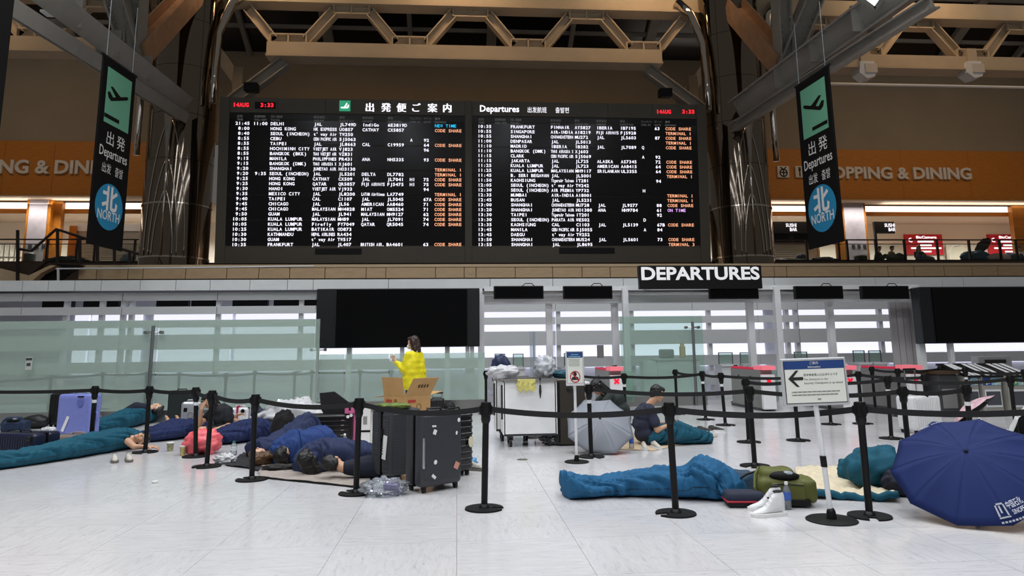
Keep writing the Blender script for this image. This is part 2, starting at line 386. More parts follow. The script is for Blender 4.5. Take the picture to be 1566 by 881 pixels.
for lx in (-20, 16, 22, 28): area('gallery_fill_lamp', (lx, YU+.4, zw0-.1), (4, .3), 150, (1, .93, .84), (lx, YU-.2, ZD), 92)  # fill lamps added to lighten the people at the railing
# roof glazing: dark panes between ribs, rising towards the viewer
rp0, rp1 = Vector((0, 37, 16.6)), Vector((0, 27.5, 21.5)); rd = rp1-rp0
roof = struct(MB().add([(-32, 37, 16.75), (44, 37, 16.75), (44, 27.5, 21.65), (-32, 27.5, 21.65)], [(0, 1, 2, 3)]).build('ceiling', mat('roof_deck', '#1c1b1a', .8)))
NX, NYR = 18, 4
for i in range(NX):
    for j in range(NYR):
        x0, x1 = -32+76*i/NX+.1, -32+76*(i+1)/NX-.1; a, c = rp0+rd*((j+.04)/NYR), rp0+rd*((j+.96)/NYR)
        MB().add([(x0, a.y, a.z), (x1, a.y, a.z), (x1, c.y, c.z), (x0, c.y, c.z), (x0, a.y, a.z+.05), (x1, a.y, a.z+.05), (x1, c.y, c.z+.05), (x0, c.y, c.z+.05)],
                 [(0, 1, 2, 3), (7, 6, 5, 4), (0, 4, 5, 1), (1, 5, 6, 2), (2, 6, 7, 3), (3, 7, 4, 0)]).build('pane', M_DARKGL, roof)
for i in range(NX+1):
    x = -32+76*i/NX; MB().bar((x, rp0.y, rp0.z-.1), (x, rp1.y, rp1.z-.1), .22 if i % 2 else .5, .4).build('rib', M_STRUT, roof)
for j in range(NYR+1):
    a = rp0+rd*(j/NYR); MB().bar((-32, a.y, a.z-.05), (44, a.y, a.z-.05), .12, .2).build('purlin', M_STRUT, roof)

# ---------------------------------------------------------------- roof truss
YT = 28.0
def ibeam(mb, a, b, w, h, fl=.05, side=(0, 1, 0)):
    """an I section: web in the facade plane, flanges top and bottom"""
    a, b = Vector(a), Vector(b); d = (b-a).normalized(); s = Vector(side); n = d.cross(s).normalized()
    mb.bar(a, b, fl, h, n) if False else None
    mb.bar(a+n*(h/2), b+n*(h/2), w, fl, n); mb.bar(a-n*(h/2), b-n*(h/2), w, fl, n); mb.bar(a, b, fl*1.2, h, n)
tr = thing('roof_truss', 'cream steel roof truss of zigzag beams spanning above the flight board', 'truss', (0, YT, 13.2))
o0 = tr.location
def TL(x, z, y=0): return Vector((x, y, z-o0.z))
MB().bb(-32, 44, -.25, .25, 15.62-o0.z, 16.35-o0.z).build('top_chord', M_TRUSS, tr)
MB().bb(-32, 44, -.4, .4, 15.55-o0.z, 15.64-o0.z).build('top_flange', M_TRUSS, tr)
for x0, x1 in ((-32, -13.6), (-7.72, 8.64), (14.6, 44)):
    MB().bb(x0, x1, -.3, .3, 13.28-o0.z, 13.86-o0.z).build('bottom_chord', M_TRUSS, tr)
    MB().bb(x0, x1, -.42, .42, 13.2-o0.z, 13.28-o0.z).build('bottom_flange', M_TRUSS, tr)
tops = [-9.31+4.93*i for i in range(-4, 8)]; bots = [-6.9+4.93*i for i in range(-4, 7)]
HN = .72
def post_ok(x): return not (-12.9 < x < -8.2 or 9.0 < x < 13.6)
for i, t in enumerate(tops):
    if t < -31 or t > 30: continue
    b = MB(); b.bb(t-HN, t+HN, -.22, .22, 15.18-o0.z, 15.24-o0.z); b.bb(t-HN, t+HN, -.03, .03, 15.2-o0.z, 15.6-o0.z)
    for dx in (-HN, 0, HN): b.bb(t+dx-.03, t+dx+.03, -.22, .22, 15.2-o0.z, 15.62-o0.z)
    if post_ok(t): b.build('gusset', M_TRUSS, tr)
    for s in (-1, 1):
        bx = t+s*2.44
        if post_ok((t+bx)/2) or True:
            q = MB(); ibeam(q, TL(t+s*HN, 15.36), TL(bx-s*HN*.9, 14.02), .42, .36); q.build('diagonal', M_TRUSS, tr)
for t in bots:
    if t < -31 or t > 30 or not post_ok(t): continue
    b = MB(); b.bb(t-HN, t+HN, -.22, .22, 14.2-o0.z, 14.26-o0.z); b.bb(t-HN, t+HN, -.03, .03, 13.86-o0.z, 14.22-o0.z)
    for dx in (-HN, 0, HN): b.bb(t+dx-.03, t+dx+.03, -.22, .22, 13.86-o0.z, 14.24-o0.z)
    b.build('gusset', M_TRUSS, tr)
for s, xa, xb in ((-1, -7.0, -9.0), (1, 8.0, 10.2)):
    q = MB(); ibeam(q, TL(xa, 13.1), TL(xb, 11.2, -.3), .45, .42); q.build('brace', M_STRUT, tr)
    MB().bar(TL(xb+s*.3, 9.5, 1.5), TL(xb+s*.3, 13.4, 1.5), .4).build('post', M_TRUSS, tr)
    MB().bar(TL(xb-s*.2, 12, 3.5), TL(xb+s*2.2, 15.3, 3.5), .5).build('rear_brace', M_STRUT, tr)
for k, (px, lab) in enumerate(((1327, 'nearer the black banner'), (1491, 'nearer the right edge'))):
    p = At(px, 104, 27.5); s = thing('loudspeaker', 'white box loudspeaker hung under the right roof truss, ' + lab, 'loudspeaker', p)
    b = MB(); b.prism([(-.3, .32), (.32, .32), (.4, -.12), (.3, -.36), (-.05, -.46), (-.38, -.2)], .6); b.build('housing', M_WHITE, s)
    MB().bb(-.12, .42, -.03, .0, -.2, .2).build('front_plate', mat('cream_plate', '#cfc6bb', .5), s)
    MB().bb(-.2, .25, .1, .5, .3, .95).build('bracket', M_TRUSS, s)
pp = MB(); pp.tube([At(1262, 128, 31), At(1620, 135, 31)], .07); tag(pp.build('conduit', M_WHITE), 'thin pale pipe running along the taupe wall under the right truss', 'pipe')

# ---------------------------------------------------------------- mirror-clad columns
def column(cx, lab, px_b):
    t = thing('column', lab, 'column', (cx, 27.6, 0)); R = 1.22; z = 0
    levels = [0, 4.9, 6.9, 8.6, 10.4, 12.3, 14.2, 16.2, 19]
    for a, c in zip(levels[:-1], levels[1:]):
        for k in range(4):
            n = 10; vs = []; a0 = -pi/2+k*pi/2+.006-pi/4; a1 = a0+pi/2-.012
            for zz in (a+.008, c-.008):
                for r in (R, R-.04): vs += [(r*cos(a0+(a1-a0)*i/n), r*sin(a0+(a1-a0)*i/n), zz) for i in range(n+1)]
            m = n+1; fs = []
            for i in range(n): fs += [(i, i+1, 2*m+i+1, 2*m+i), (m+i+1, m+i, 3*m+i, 3*m+i+1), (2*m+i, 2*m+i+1, 3*m+i+1, 3*m+i), (i+1, i, m+i, m+i+1)]
            fs += [(0, 2*m, 3*m, m), (n, m+n, 3*m+n, 2*m+n)]
            MB().add(vs, fs).build('cladding_panel', M_CHROME, t, smooth=True)
    MB().lathe([(R-.05, 0), (R-.05, 19)], 32).build('core', M_BLACKM, t)
    # pointed arch ribs on the face
    ang = -pi/2
    for hw, zt in ((.62, 10.2), (.42, 8.6), (.3, 7.4)):
        for s in (-1, 1):
            pts = [(R+.015, ang+s*hw*cos(u*pi/2)**.7, 4.9+(zt-4.9)*(u if u < .5 else .5+(u-.5)*1.0)) for u in [i/14 for i in range(15)]]
            MB().tube([(r*cos(a), r*sin(a), z) for r, a, z in pts], .025, 6).build('arch_rib', M_CHROME2, t, smooth='full')
    MB().tube([((R+.03)*cos(ang), (R+.03)*sin(ang), z) for z in (4.9, 10.6)], [.03, .07], 8).build('centre_rib', M_CHROME2, t, smooth='full')
    for zz in (4.9, 6.9): MB().lathe([(R+.0, zz-.03), (R+.03, zz-.03), (R+.03, zz+.03), (R, zz+.03)], 40).build('ring', M_CHROME2, t, smooth=40)
    # polished tubes standing beside the shaft, flaring into the truss
    for s in (-1, 1):
        MB().tube([(s*(R+.12), -.75, 10.9 if s*cx < 0 else 8.8), (s*(R+.12), -.75, 12.3), (s*(R+.14), -.6, 13.8), (s*(R+.45), -.2, 15.3), (s*(R+.9), .1, 16)], [.12, .12, .15, .2, .24], 12).build('flared_tube', M_CHROME2, t, smooth='full')
    b = MB(); b.tube([(0, -R-.12, 8.6), (0, -R-.14, 9.6), (0, -R-.2, 10.55)], [.04, .1, .2], 10); b.build('pin_bearing', M_STRUT, t, smooth='full')
column(-10.75, 'dark mirror-clad round column left of the flight board', 0)
column(11.55, 'dark mirror-clad round column right of the flight board', 0)
# inclined roof struts landing on the columns
def strut(lab, A_, B_, J, arms, mirror):
    t = thing('roof_strut', lab, 'beam', A_); o = Vector(A_)
    q = MB(); ibeam(q, Vector(A_)-o, Vector(B_)-o, .62, .78, .06); q.build('beam', M_STRUT, t)
    q = MB(); a2, b2 = Vector(A_)+Vector((0, .5, -.55)), Vector(B_)+Vector((0, .5, -.9)); ibeam(q, a2-o, b2-o, .4, .3, .05); q.build('lower_beam', M_STRUT, t)
    d = (Vector(B_)-Vector(A_))
    for u in (.3, .5, .7): MB().box(tuple(d*u), (.66, .08, .82)).build('stiffener', M_STRUT, t)
    for k, (p, wd, m) in enumerate(arms):
        q = MB(); ibeam(q, Vector(J)-o, Vector(p)-o, wd, wd*.8, .06); q.build('arm', m, t)
        e = (Vector(p)-Vector(J)).normalized(); r = MB()
        for i in range(4):
            for j in (-1, 1): c = Vector(J)-o+e*(.9+.22*i)+Vector((j*wd*.28, -wd*.52, 0)); r.ell(c, (.035, .035, .035), 6, 4)
        rv = r.build('rivets', m, t); rv['kind'] = 'stuff'
strut('grey steel strut running down to the left column', At(274, 150, 25.6), At(-10, -70, 15.5), At(205, 84, 23), [(At(168, -40, 21.5), .7, M_STRUT), (At(212, -40, 22), .55, M_STRUT), (At(296, -12, 26.5), .8, M_COPPER)], 1)
strut('grey steel strut running down to the right column', At(1128, 168, 25.6), At(1440, -60, 16), At(1200, 100, 23), [(At(1192, -40, 22), .55, M_STRUT), (At(1262, -50, 21.5), .7, M_STRUT), (At(1122, 12, 26.5), .8, M_COPPER)], -1)
p = At(98, 20, 19.4); t = thing('beam_bracket', 'pale bracket plate bolted on the left roof strut', 'bracket', p)
MB().rbox((0, 0, 0), (.16, .5, .5), .02).build('plate', M_WHITE, t); MB().box((-.3, 0, -.02), (.5, .35, .06)).build('shelf_plate', M_WHITE, t)
p = At(1332, -6, 18); t = thing('skylight', 'small lit skylight pane framed in grey at the top edge', 'skylight', p)
Mx = Matrix.Rotation(radians(38), 4, 'Y')
MB().box((0, 0, 0), (.5, .05, .5), Mx).build('pane', mat('lit_pane', '#dfe8ee', .4, emit='#dcebf5', es=1.6), t)
b = MB()
for a, c in (((-.3, -.3), (.3, -.3)), ((.3, -.3), (.3, .3)), ((.3, .3), (-.3, .3)), ((-.3, .3), (-.3, -.3))): b.bar(Mx @ Vector((a[0], 0, a[1])), Mx @ Vector((c[0], 0, c[1])), .12)
b.build('frame', M_STRUT, t)

# long lamp strips of the hall ceiling, above and behind the camera; the columns mirror them
M_STRIP = mat('lamp_strip', '#ffffff', .5, emit='#f2f6ff', es=9)
for k, lx in enumerate((-8.2, -3.4, 3.4, 8.2)):
    t = thing('ceiling_light', 'long white ceiling lamp strip over the hall, %s from the left' % ('first', 'second', 'third', 'fourth')[k], 'lamp', (lx, 1, 13.2))
    MB().bb(-.16, .16, -12, 12, -.06, 0).build('diffuser', M_STRIP, t); MB().bb(-.22, .22, -12.05, 12.05, 0, .12).build('housing', M_WHITE, t)
    for y in (-10, 0, 10): MB().bar((0, y, .12), (0, y, 3), .03).build('hanger', M_STEEL, t)
# ---------------------------------------------------------------- flight board (tilted forward)
TLT = radians(4.0); BO = At(705, 402, 25.9); BN = Vector((0, -cos(TLT), -sin(TLT))); BV = Vector((0, -sin(TLT), cos(TLT)))
def Bd(px, py):
    d = ray(px, py); t = (BO-CAM).dot(BN)/d.dot(BN); p = CAM+d*t-BO
    return p.x, p.dot(BV)
fb = thing('flight_board', 'huge black departures flight board with rows of white lettering', 'flight board', BO, (TLT, 0, 0))
M_FRAME = mat('board_frame', '#4f4a40', .45, var=.05, vscale=1)
M_PANEL = mat('board_black', '#08080a', .3); M_PANEL2 = mat('board_black_gloss', '#0c0c10', .2)
M_LW = mat('led_white', '#ffffff', .6, emit='#f4efff', es=1.15); M_LO = mat('led_orange', '#ff9f70', .6, emit='#ffb38a', es=1.0)
M_LC = mat('led_cyan', '#30c8ff', .6, emit='#2bbcf0', es=1.0); M_LP = mat('led_violet', '#e0a0ff', .6, emit='#e7b0ff', es=1.0)
M_LR = mat('led_red', '#ff2030', .6, emit='#ff2234', es=1.6); M_HD = mat('board_heading', '#8b8b8b', .6, emit='#8b8b8b', es=.25)
M_LSIGN = mat('lit_sign_white', '#ffffff', .6, emit='#f6f6ff', es=1.2); M_LGRN = mat('lit_sign_green', '#2f9a72', .6, emit='#36a77c', es=.7)
x0, z1 = Bd(336, 148); x1, _ = Bd(1080, 157); _, z0 = Bd(705, 402)
MB().bb(x0, x1, .06, .55, z0, z1).build('housing', M_FRAME, fb)
XA, XB = Bd(348, 270)[0], Bd(711, 270)[0]; XC, XD = Bd(722, 270)[0], Bd(1068, 270)[0]
HZ = Bd(530, 175)[1]; rz0 = Bd(530, 190.5)[1]; LZ = Bd(530, 380)[1]; RP = (rz0 - Bd(530, 374)[1])/24
pw = MB()
for a, b in ((x0, XA), (XB, XC), (XD, x1)): pw.bb(a+.01, b-.01, 0, .06, z0, z1)
for a, b in ((XA, XB), (XC, XD)): pw.bb(a, b, 0, .06, z0, LZ)
pw.build('border', M_FRAME, fb)
for a, b in ((XA, XB), (XC, XD)):
    n = 5; s = (b-a)/n
    for i in range(n): MB().bb(a+i*s+.006, a+(i+1)*s-.006, 0, .06, HZ+.02, z1-.02).build('header_panel', M_FRAME, fb)
    MB().bb(a, b, .02, .06, rz0+RP*.80, HZ).build('heading_panel', M_PANEL, fb)
    for g in range(5):
        MB().bb(a, b, .02, .06, rz0-RP*(5*g+4.2)+.012, rz0-RP*(5*g-.8)-.012).build('display_panel', M_PANEL2, fb)
for a, b in ((Bd(482, 385), Bd(553, 385)), (Bd(855, 384), Bd(940, 384))): MB().bb(a[0], b[0], -.02, .06, a[1]-.1, a[1]+.12).build('vent', M_BLACK, fb)
CS, T1 = 'CODE SHARE', 'TERMINAL 1'
LEFT = [('21:45', '11:00', 'DELHI', 'JAL', 'JL749D', 'IndiGo', '6E3819D', '', '', 'NEW TIME'), ('8:00', '', 'HONG KONG', 'HK EXPRESS', 'UO857', 'CATHAY', 'CX5857', '', '', CS),
 ('8:40', '', 'SEOUL (INCHEON)', "t' way Air", 'TW250', '', '', '', '', ''), ('8:55', '', 'CEBU', 'CEBU PACIFIC AIR', '5J5063', '', '', 'A', '92', ''),
 ('8:55', '', 'TAIPEI', 'JAL', 'JL8663', 'CAL', 'CI9959', '', '64', CS), ('8:55', '', 'HOCHIMINH CITY', 'VIETJET AIR', 'VJ823', '', '', '', '96', ''),
 ('8:55', '', 'BANGKOK (BKK)', 'THAI VIETJET AIR', 'VZ831', '', '', '', '', ''), ('9:15', '', 'MANILA', 'PHILIPPINES', 'PR431', 'ANA', 'NH5335', '', '93', CS),
 ('9:15', '', 'BANGKOK (DMK)', 'THAI AIRASIA X', 'XJ601', '', '', '', '', ''), ('9:20', '', 'SHANGHAI', 'JUNEYAO AIR', 'HO3130', '', '', '', '', T1),
 ('9:20', '9:35', 'SEOUL (INCHEON)', 'JAL', 'JL5201', 'DELTA', 'DL7782', '', '', T1), ('9:25', '', 'HONG KONG', 'CATHAY', 'CX509', 'JAL', 'JL7041', 'HI', '75', CS),
 ('9:25', '', 'HONG KONG', 'QATAR', 'QR5857', 'FIJI AIRWAYS', 'FJ5475', 'HI', '75', CS), ('9:30', '', 'HANOI', 'VIETJET AIR', 'VJ933', '', '', '', '94', ''),
 ('9:35', '', 'MEXICO CITY', 'JAL', 'JL8200', 'LATAM Airlines', 'LA7749', '', '', T1), ('9:40', '', 'TAIPEI', 'CAL', 'CI107', 'JAL', 'JL5045', '', '67A', CS),
 ('9:45', '', 'CHICAGO', 'JAL', 'JL56', 'AMERICAN', 'AA8460', '', '71', CS), ('9:45', '', 'CHICAGO', 'MALAYSIAN', 'MH4828', 'MIAT', 'OM5524', '', '71', CS),
 ('9:50', '', 'GUAM', 'JAL', 'JL941', 'MALAYSIAN', 'MH9127', '', '62', CS), ('10:05', '', 'KUALA LUMPUR', 'MALAYSIAN', 'MH89', 'JAL', 'JL7091', '', '74', CS),
 ('10:05', '', 'KUALA LUMPUR', 'Firefly', 'FY7049', 'QATAR', 'QR5045', '', '74', CS), ('10:25', '', 'KUALA LUMPUR', 'BATIKAIR', 'OD873', '', '', '', '', ''),
 ('10:30', '', 'KATHMANDU', 'NEPAL AIRLINES', 'RA434', '', '', '', '', ''), ('10:30', '', 'GUAM', "t' way Air", 'TW517', '', '', '', '', ''),
 ('10:35', '', 'FRANKFURT', 'JAL', 'JL407', 'BRITISH AIR.', 'BA4601', '', '63', CS)]
RIGHT = [('10:35', '', 'FRANKFURT', 'FINNAIR', 'AY5827', 'IBERIA', 'IB7195', '', '63', CS), ('10:55', '', 'SINGAPORE', 'AIR-INDIA', 'AI8219', 'FIJI AIRWAYS', 'FJ5928', '', '', T1),
 ('10:55', '', 'SHANGHAI', 'CHINAEASTERN', 'MU272', 'JAL', 'JL5603', '', '87', CS), ('11:00', '', 'DENPASAR', 'JAL', 'JL5013', '', '', '', '', T1),
 ('11:10', '', 'MADRID', 'IBERIA', 'IB282', 'JAL', 'JL7089', 'Q', '', CS), ('11:10', '', 'BANGKOK (DMK)', 'THAI AIRASIA X', 'XJ603', '', '', '', '', ''),
 ('11:15', '', 'CLARK', 'CEBU PACIFIC AIR', '5J5069', '', '', 'A', '92', ''), ('11:15', '', 'JAKARTA', 'JAL', 'JL725', 'ALASKA', 'AS7345', '', '72', CS),
 ('11:25', '', 'KUALA LUMPUR', 'JAL', 'JL723', 'AMERICAN', 'AA8415', '', '64', CS), ('11:25', '', 'KUALA LUMPUR', 'MALAYSIAN', 'MH9117', 'SRILANKAN', 'UL3355', '', '64', CS),
 ('11:45', '', 'B. SERI BEGAWAN', 'JAL', 'JL5001', '', '', '', '', T1), ('11:50', '', 'KAOHSIUNG', 'Tigerair Taiwan', 'IT281', '', '', '', '94', ''),
 ('12:05', '', 'SEOUL (INCHEON)', "t' way Air", 'TW242', '', '', '', '', ''), ('12:30', '', 'SEOUL (INCHEON)', 'AIR PREMIA', 'YP732', '', '', 'H', '', ''),
 ('12:35', '', 'MUMBAI', 'AIR-INDIA', 'AI8001', '', '', '', '', T1), ('12:45', '', 'BUSAN', 'JAL', 'JL5231', '', '', '', '', T1),
 ('13:00', '', 'SHANGHAI', 'CHINAEASTERN', 'MU728', 'JAL', 'JL9577', '', '88', CS), ('13:20', '', 'SHANGHAI', 'JUNEYAO AIR', 'HO1380', 'ANA', 'NH9784', '', '61', 'ON TIME'),
 ('13:30', '', 'TAIPEI', 'Tigerair Taiwan', 'IT201', '', '', '', '92', ''), ('13:30', '', 'SEOUL (INCHEON)', 'PARATA AIR', 'WE502', '', '', 'D', '', ''),
 ('13:35', '', 'KAOHSIUNG', 'CAL', 'CI103', 'JAL', 'JL5139', '', '67B', CS), ('13:45', '', 'MANILA', 'CEBU PACIFIC AIR', '5J5055', 'A', '', 'A', '84', ''),
 ('13:45', '', 'DAEGU', "t' way Air", 'TW252', '', '', '', '', ''), ('13:50', '', 'SHANGHAI', 'CHINAEASTERN', 'MU524', 'JAL', 'JL5601', '', '73', CS),
 ('13:55', '', 'SHANGHAI', 'JAL', 'JL8695', '', '', '', '', 'TERMINAL 3')]
RIGHT[21] = ('13:45', '', 'MANILA', 'CEBU PACIFIC AIR', '5J5055', '', '', 'A', '84', '')
colL = [379.5, 407, 411.5, 478, 517.5, 553, 592, 626.5, 647.5, 664.5]; colR = [752, 0, 781, 843, 880, 913.5, 950, 982.5, 1003, 1019.5]
for rows_, cols, yr in ((LEFT, colL, 188), (RIGHT, colR, 197)):
    u = [Bd(c, 270)[0] for c in cols]; pit = (u[9]-u[3])/(186.5 if cols is colL else 176.5)*4.28*(1 if cols is colL else .96)
    for r, row in enumerate(rows_):
        z = rz0-RP*r-.055; h = .118; b = MB()
        if row[0]: lettering(b, row[0], u[0]-pit*len(row[0])*1.02, z, h=h, mono=pit*1.02, bold=.02)
        if row[1]: lettering(b, row[1], u[1]-pit*len(row[1])*1.02, z, h=h, mono=pit*1.02, bold=.02)
        for k in (2, 3, 4, 5, 6, 7, 8):
            s = row[k]
            if not s: continue
            p = pit
            if k in (3, 5) and len(s) > 8: p = pit*8.3/len(s)
            if k == 2 and len(s) > 14: p = pit*14/len(s)
            lettering(b, s, u[k], z, h=h, mono=p, bold=.02)
        b.build('flight_row', M_LW, fb, (0, .012, 0))['kind'] = 'stuff'
        if row[9]:
            b = MB(); lettering(b, row[9], u[9], z, h=h, mono=pit*.99, bold=.014)
            b.build('remark', {'NEW TIME': M_LC, 'ON TIME': M_LP}.get(row[9], M_LO), fb, (0, .012, 0))['kind'] = 'stuff'
    b = MB()
    for (jp, en), uu in zip((('定刻', 'TIME'), ('変更時刻', 'WILL DEP.'), ('行先／経由地', 'TO/VIA'), ('航空会社', 'AIRLINE'), ('便名', 'FLIGHT NO.'), ('航空会社', 'AIRLINE'), ('便名', 'FLIGHT NO.'), ('チェックイン', 'CHK. IN'), ('ゲート', 'GATE'), ('備考', 'REMARKS')),
                            [Bd(cols[0]-20, 270)[0], Bd((cols[1] or 778)-21, 270)[0]] + u[2:]):
        lettering(b, jp, uu, HZ-.155, h=.085, w=.066*len(jp)+.02 if len(jp) > 4 else None, capz=.83); lettering(b, en, uu, HZ-.28, h=.075)
    b.build('column_heading', M_HD, fb, (0, .012, 0))['kind'] = 'stuff'
    hb = MB()
    for tx, px, py in ((('14AUG', 356, 163), ('3:33', 398, 163.5)) if cols is colL else (('14AUG', 1003.5, 173.5), ('3:33', 1043, 173.5))):
        q = Bd(px, py); lettering(hb, tx, q[0], q[1], h=.15, mono=pit*1.13 if tx[0] == '1' else pit*1.2, bold=.03)
    MB().bb(Bd(cols[9]-275 if cols is colL else 1038, 170)[0], Bd(cols[9]-243 if cols is colL else 1061, 170)[0], -.004, 0, Bd(400, 164)[1]-.06, Bd(400, 164)[1]+.2).build('clock_window', M_BLACK, fb) if cols is colL else None
    hb.build('clock_digits', M_LR, fb, (0, -.008, 0))
hb = MB()
q0 = Bd(558, 169)
for i, ch in enumerate('出発便ご案内'):
    q = Bd(559+i*23.7, 169.5+i*.2)
    for dx in (0, .014, .028): lettering(hb, ch, q[0]+dx, q[1], h=.30, capz=.83, y=-.0004*dx)
q = Bd(734, 170.5); lettering(hb, 'Departures', q[0], q[1], w=Bd(794, 170)[0]-q[0], h=.25, bold=.02)
q = Bd(807, 171.5); lettering(hb, '出发航班', q[0], q[1], w=Bd(836, 170)[0]-q[0], h=.2, bold=0, capz=.83)
q = Bd(849.5, 172); lettering(hb, '출발편', q[0], q[1], w=Bd(870, 170)[0]-q[0], h=.2, bold=0, capz=.83)
hb.build('board_title', M_LSIGN, fb, (0, -.006, 0))
PLANE = [(-.46, .18), (-.36, .02), (.38, .02), (.46, .06), (.46, .14), (.40, .17), (.10, .17), (-.20, .62), (-.30, .62), (-.12, .17), (-.26, .17), (-.36, .42), (-.46, .42)]
q = Bd(527.5, 162); MB().bb(q[0]-.2, q[0]+.2, -.02, 0, q[1]-.2, q[1]+.2).build('plane_sign', M_LGRN, fb)
b = MB(); b.prism([(q[0]-p[0]*.32, q[1]+(p[1]-.3)*.34) for p in PLANE][::-1], .004); b.build('plane_symbol', M_LSIGN, fb, (0, -.026, 0))
for px, py in ((390, 141), (1012, 149)):
    p = At(px, py, 26.2); MB().rbox(tuple(p-BO), (.5, .4, .35), .05).build('board_lamp', M_BLACKM, fb)

# ---------------------------------------------------------------- hanging banners
M_BAN = mat('banner_black', '#0a0807', .8, spec=.15); M_BGRN = mat('banner_green', '#5f9b7d', .6); M_BBLUE = mat('banner_blue', '#1078a0', .6); M_BWHT = mat('banner_white', '#cfcdc9', .6)
def banner(lab, a0, a1, Y0, b0, b1, Y1, flip, blank=False):
    """a: left edge pixels (top, bottom) at depth Y0; b: right edge at Y1"""
    A0, A1, B0, B1 = At(*a0, Y0), At(*a1, Y0), At(*b0, Y1), At(*b1, Y1)
    zt, zb = (A0.z+B0.z)/2, (A1.z+B1.z)/2; xa, xb = (A0+A1)/2, (B0+B1)/2
    d = Vector((xb.x-xa.x, xb.y-xa.y, 0)); W = d.length; H_ = zt-zb
    c = Vector(((xa.x+xb.x)/2, (xa.y+xb.y)/2, zb)); rz = math.atan2(d.y, d.x)
    t = thing('hanging_banner', lab, 'banner', c, rz)
    MB().rbox((0, 0, H_/2), (W, .05, H_), .01, 1).build('cloth', M_BAN, t)
    MB().tube([(-W/2-.05, 0, H_), (W/2+.05, 0, H_)], .035).build('top_bar', M_BLACK, t)
    for s in (-1, 1): MB().tube([(s*W*.4, 0, H_), (s*W*.4, 0, H_+1.9)], .012).build('cable', M_DKSTEEL, t)
    if blank: return t
    k = W/1.55; F_ = -.028
    zc = H_*.80; gh = H_*.30
    MB().bb(-W*.36, W*.38, F_, F_+.004, zc-gh/2, zc+gh/2).build('green_panel', M_BGRN, t)
    sg = -1 if flip else 1; ct, st = cos(radians(21)), sin(radians(21))
    P = [(sg*k*(p[0]*ct-(p[1]*.62-.1)*st)*1.02, zc+gh*.06+k*(p[0]*st+(p[1]*.62-.1)*ct)*1.02) for p in PLANE]
    b = MB(); b.prism(P if flip else P[::-1], .004); ca = [(-.56, -.44), (.12, -.44), (.12, -.53), (-.56, -.53)]
    b.build('plane_symbol', M_BAN, t, (0, F_-.006, 0))
    b = MB()
    b.prism([(sg*p[0]*k*1.0, zc+p[1]*gh*.78) for p in ca][::-1 if flip else 1], .004); b.build('runway_symbol', M_BAN, t, (0, F_-.006, 0))
    b = MB(); zt0 = H_*.545
    lettering(b, '出', -W*.24, zt0, h=.34*k, capz=.83, bold=0); lettering(b, '発', W*.06, zt0, h=.34*k, capz=.83, bold=0)
    lettering(b, 'Departures', 0, zt0-.37*k, w=W*.82, h=.28*k, anchor='c', bold=.005)
    lettering(b, '出发', -W*.30, zt0-.78*k, w=W*.26, h=.24*k, capz=.83); lettering(b, '출발', W*.08, zt0-.78*k, w=W*.24, h=.24*k, capz=.83)
    b.build('banner_text', M_BWHT, t, (0, F_-.004, 0))['kind'] = 'stuff'
    zc2 = H_*.215; R = W*.40
    b = MB(); b.prism([(R*cos(2*pi*i/40), zc2+R*1.0*sin(2*pi*i/40)) for i in range(40)], .004); b.build('blue_disc', M_BBLUE, t, (0, F_, 0))
    b = MB(); lettering(b, '北', 0, zc2-.04*k, h=.58*k, anchor='c', capz=.83, bold=.03); lettering(b, 'NORTH', 0, zc2-.36*k, w=W*.64, h=.26*k, anchor='c', bold=.01)
    b.build('north_text', M_BWHT, t, (0, F_-.004, 0)); return t
banner('black hanging banner with blue NORTH disc left of the flight board', (157.5, 81), (133, 372), 17.3, (207.5, 118), (185, 385), 18.75, False)
banner('black hanging banner with blue NORTH disc right of the flight board', (1217, 135), (1238, 383), 18.75, (1267, 97), (1291, 368), 17.15, True)
banner('edge of a plain black hanging banner at the far left margin', (-60, -80), (-78, 205), 12.5, (22, -60), (4, 210), 13.4, False, True)

# ---------------------------------------------------------------- gallery: letters, railing, shop fronts
def channel(txt, lab, px0, px1, pyb, hpx, Y):
    p = At(px0, pyb, Y); w_ = At(px1, pyb, Y).x-p.x; h_ = hpx*Y/1080
    t = thing('sign_lettering', lab, 'sign', p); b = MB(); lettering(b, txt, 0, 0, w=w_, h=h_, bold=.03, res=3)
    o = b.build('raised_letters', M_LETTER, t, (0, -.05, 0)); md = o.modifiers.new('t', 'SOLIDIFY'); md.thickness = .12; md.offset = 0
    return t
YLt = YU-.01
channel('SHOPPING & DINING', 'raised white SHOPPING & DINING letters on amber wood, left gallery', -106, 192, 264, 20.5, YLt)
channel('SHOPPING & DINING', 'raised white SHOPPING & DINING letters on amber wood, right gallery', 1240, 1484.5, 272.5, 19.5, YLt)
for px, nm in ((1197.5, 'gift'), (1225, 'dining')):
    p = At(px, 263, YU-.05); t = thing('pictogram_sign', 'white square %s pictogram beside the right SHOPPING & DINING letters' % nm, 'sign', p)
    MB().rbox((0, 0, 0), (.68, .1, .66), .05).build('plate', M_LETTER, t); b = MB()
    if nm == 'gift':
        b.tube([(.2*cos(a), -.06, -.06+.2*sin(a)) for a in [2*pi*i/16 for i in range(17)]], .03, 6); b.tube([(-.1, -.06, .2), (-.16, -.06, .26), (0, -.06, .12), (.16, -.06, .26), (.1, -.06, .2)], .03, 6); b.box((0, -.06, -.06), (.05, .02, .36)); b.box((0, -.06, -.04), (.36, .02, .05))
    else:
        for dx in (-.15, -.1, -.05): b.box((dx, -.06, .16), (.025, .02, .2))
        b.box((-.1, -.06, -.06), (.06, .02, .4)); b.box((.12, -.06, -.0), (.07, .02, .5))
    b.build('symbol', M_BLACKM, t)
YR = 33.15
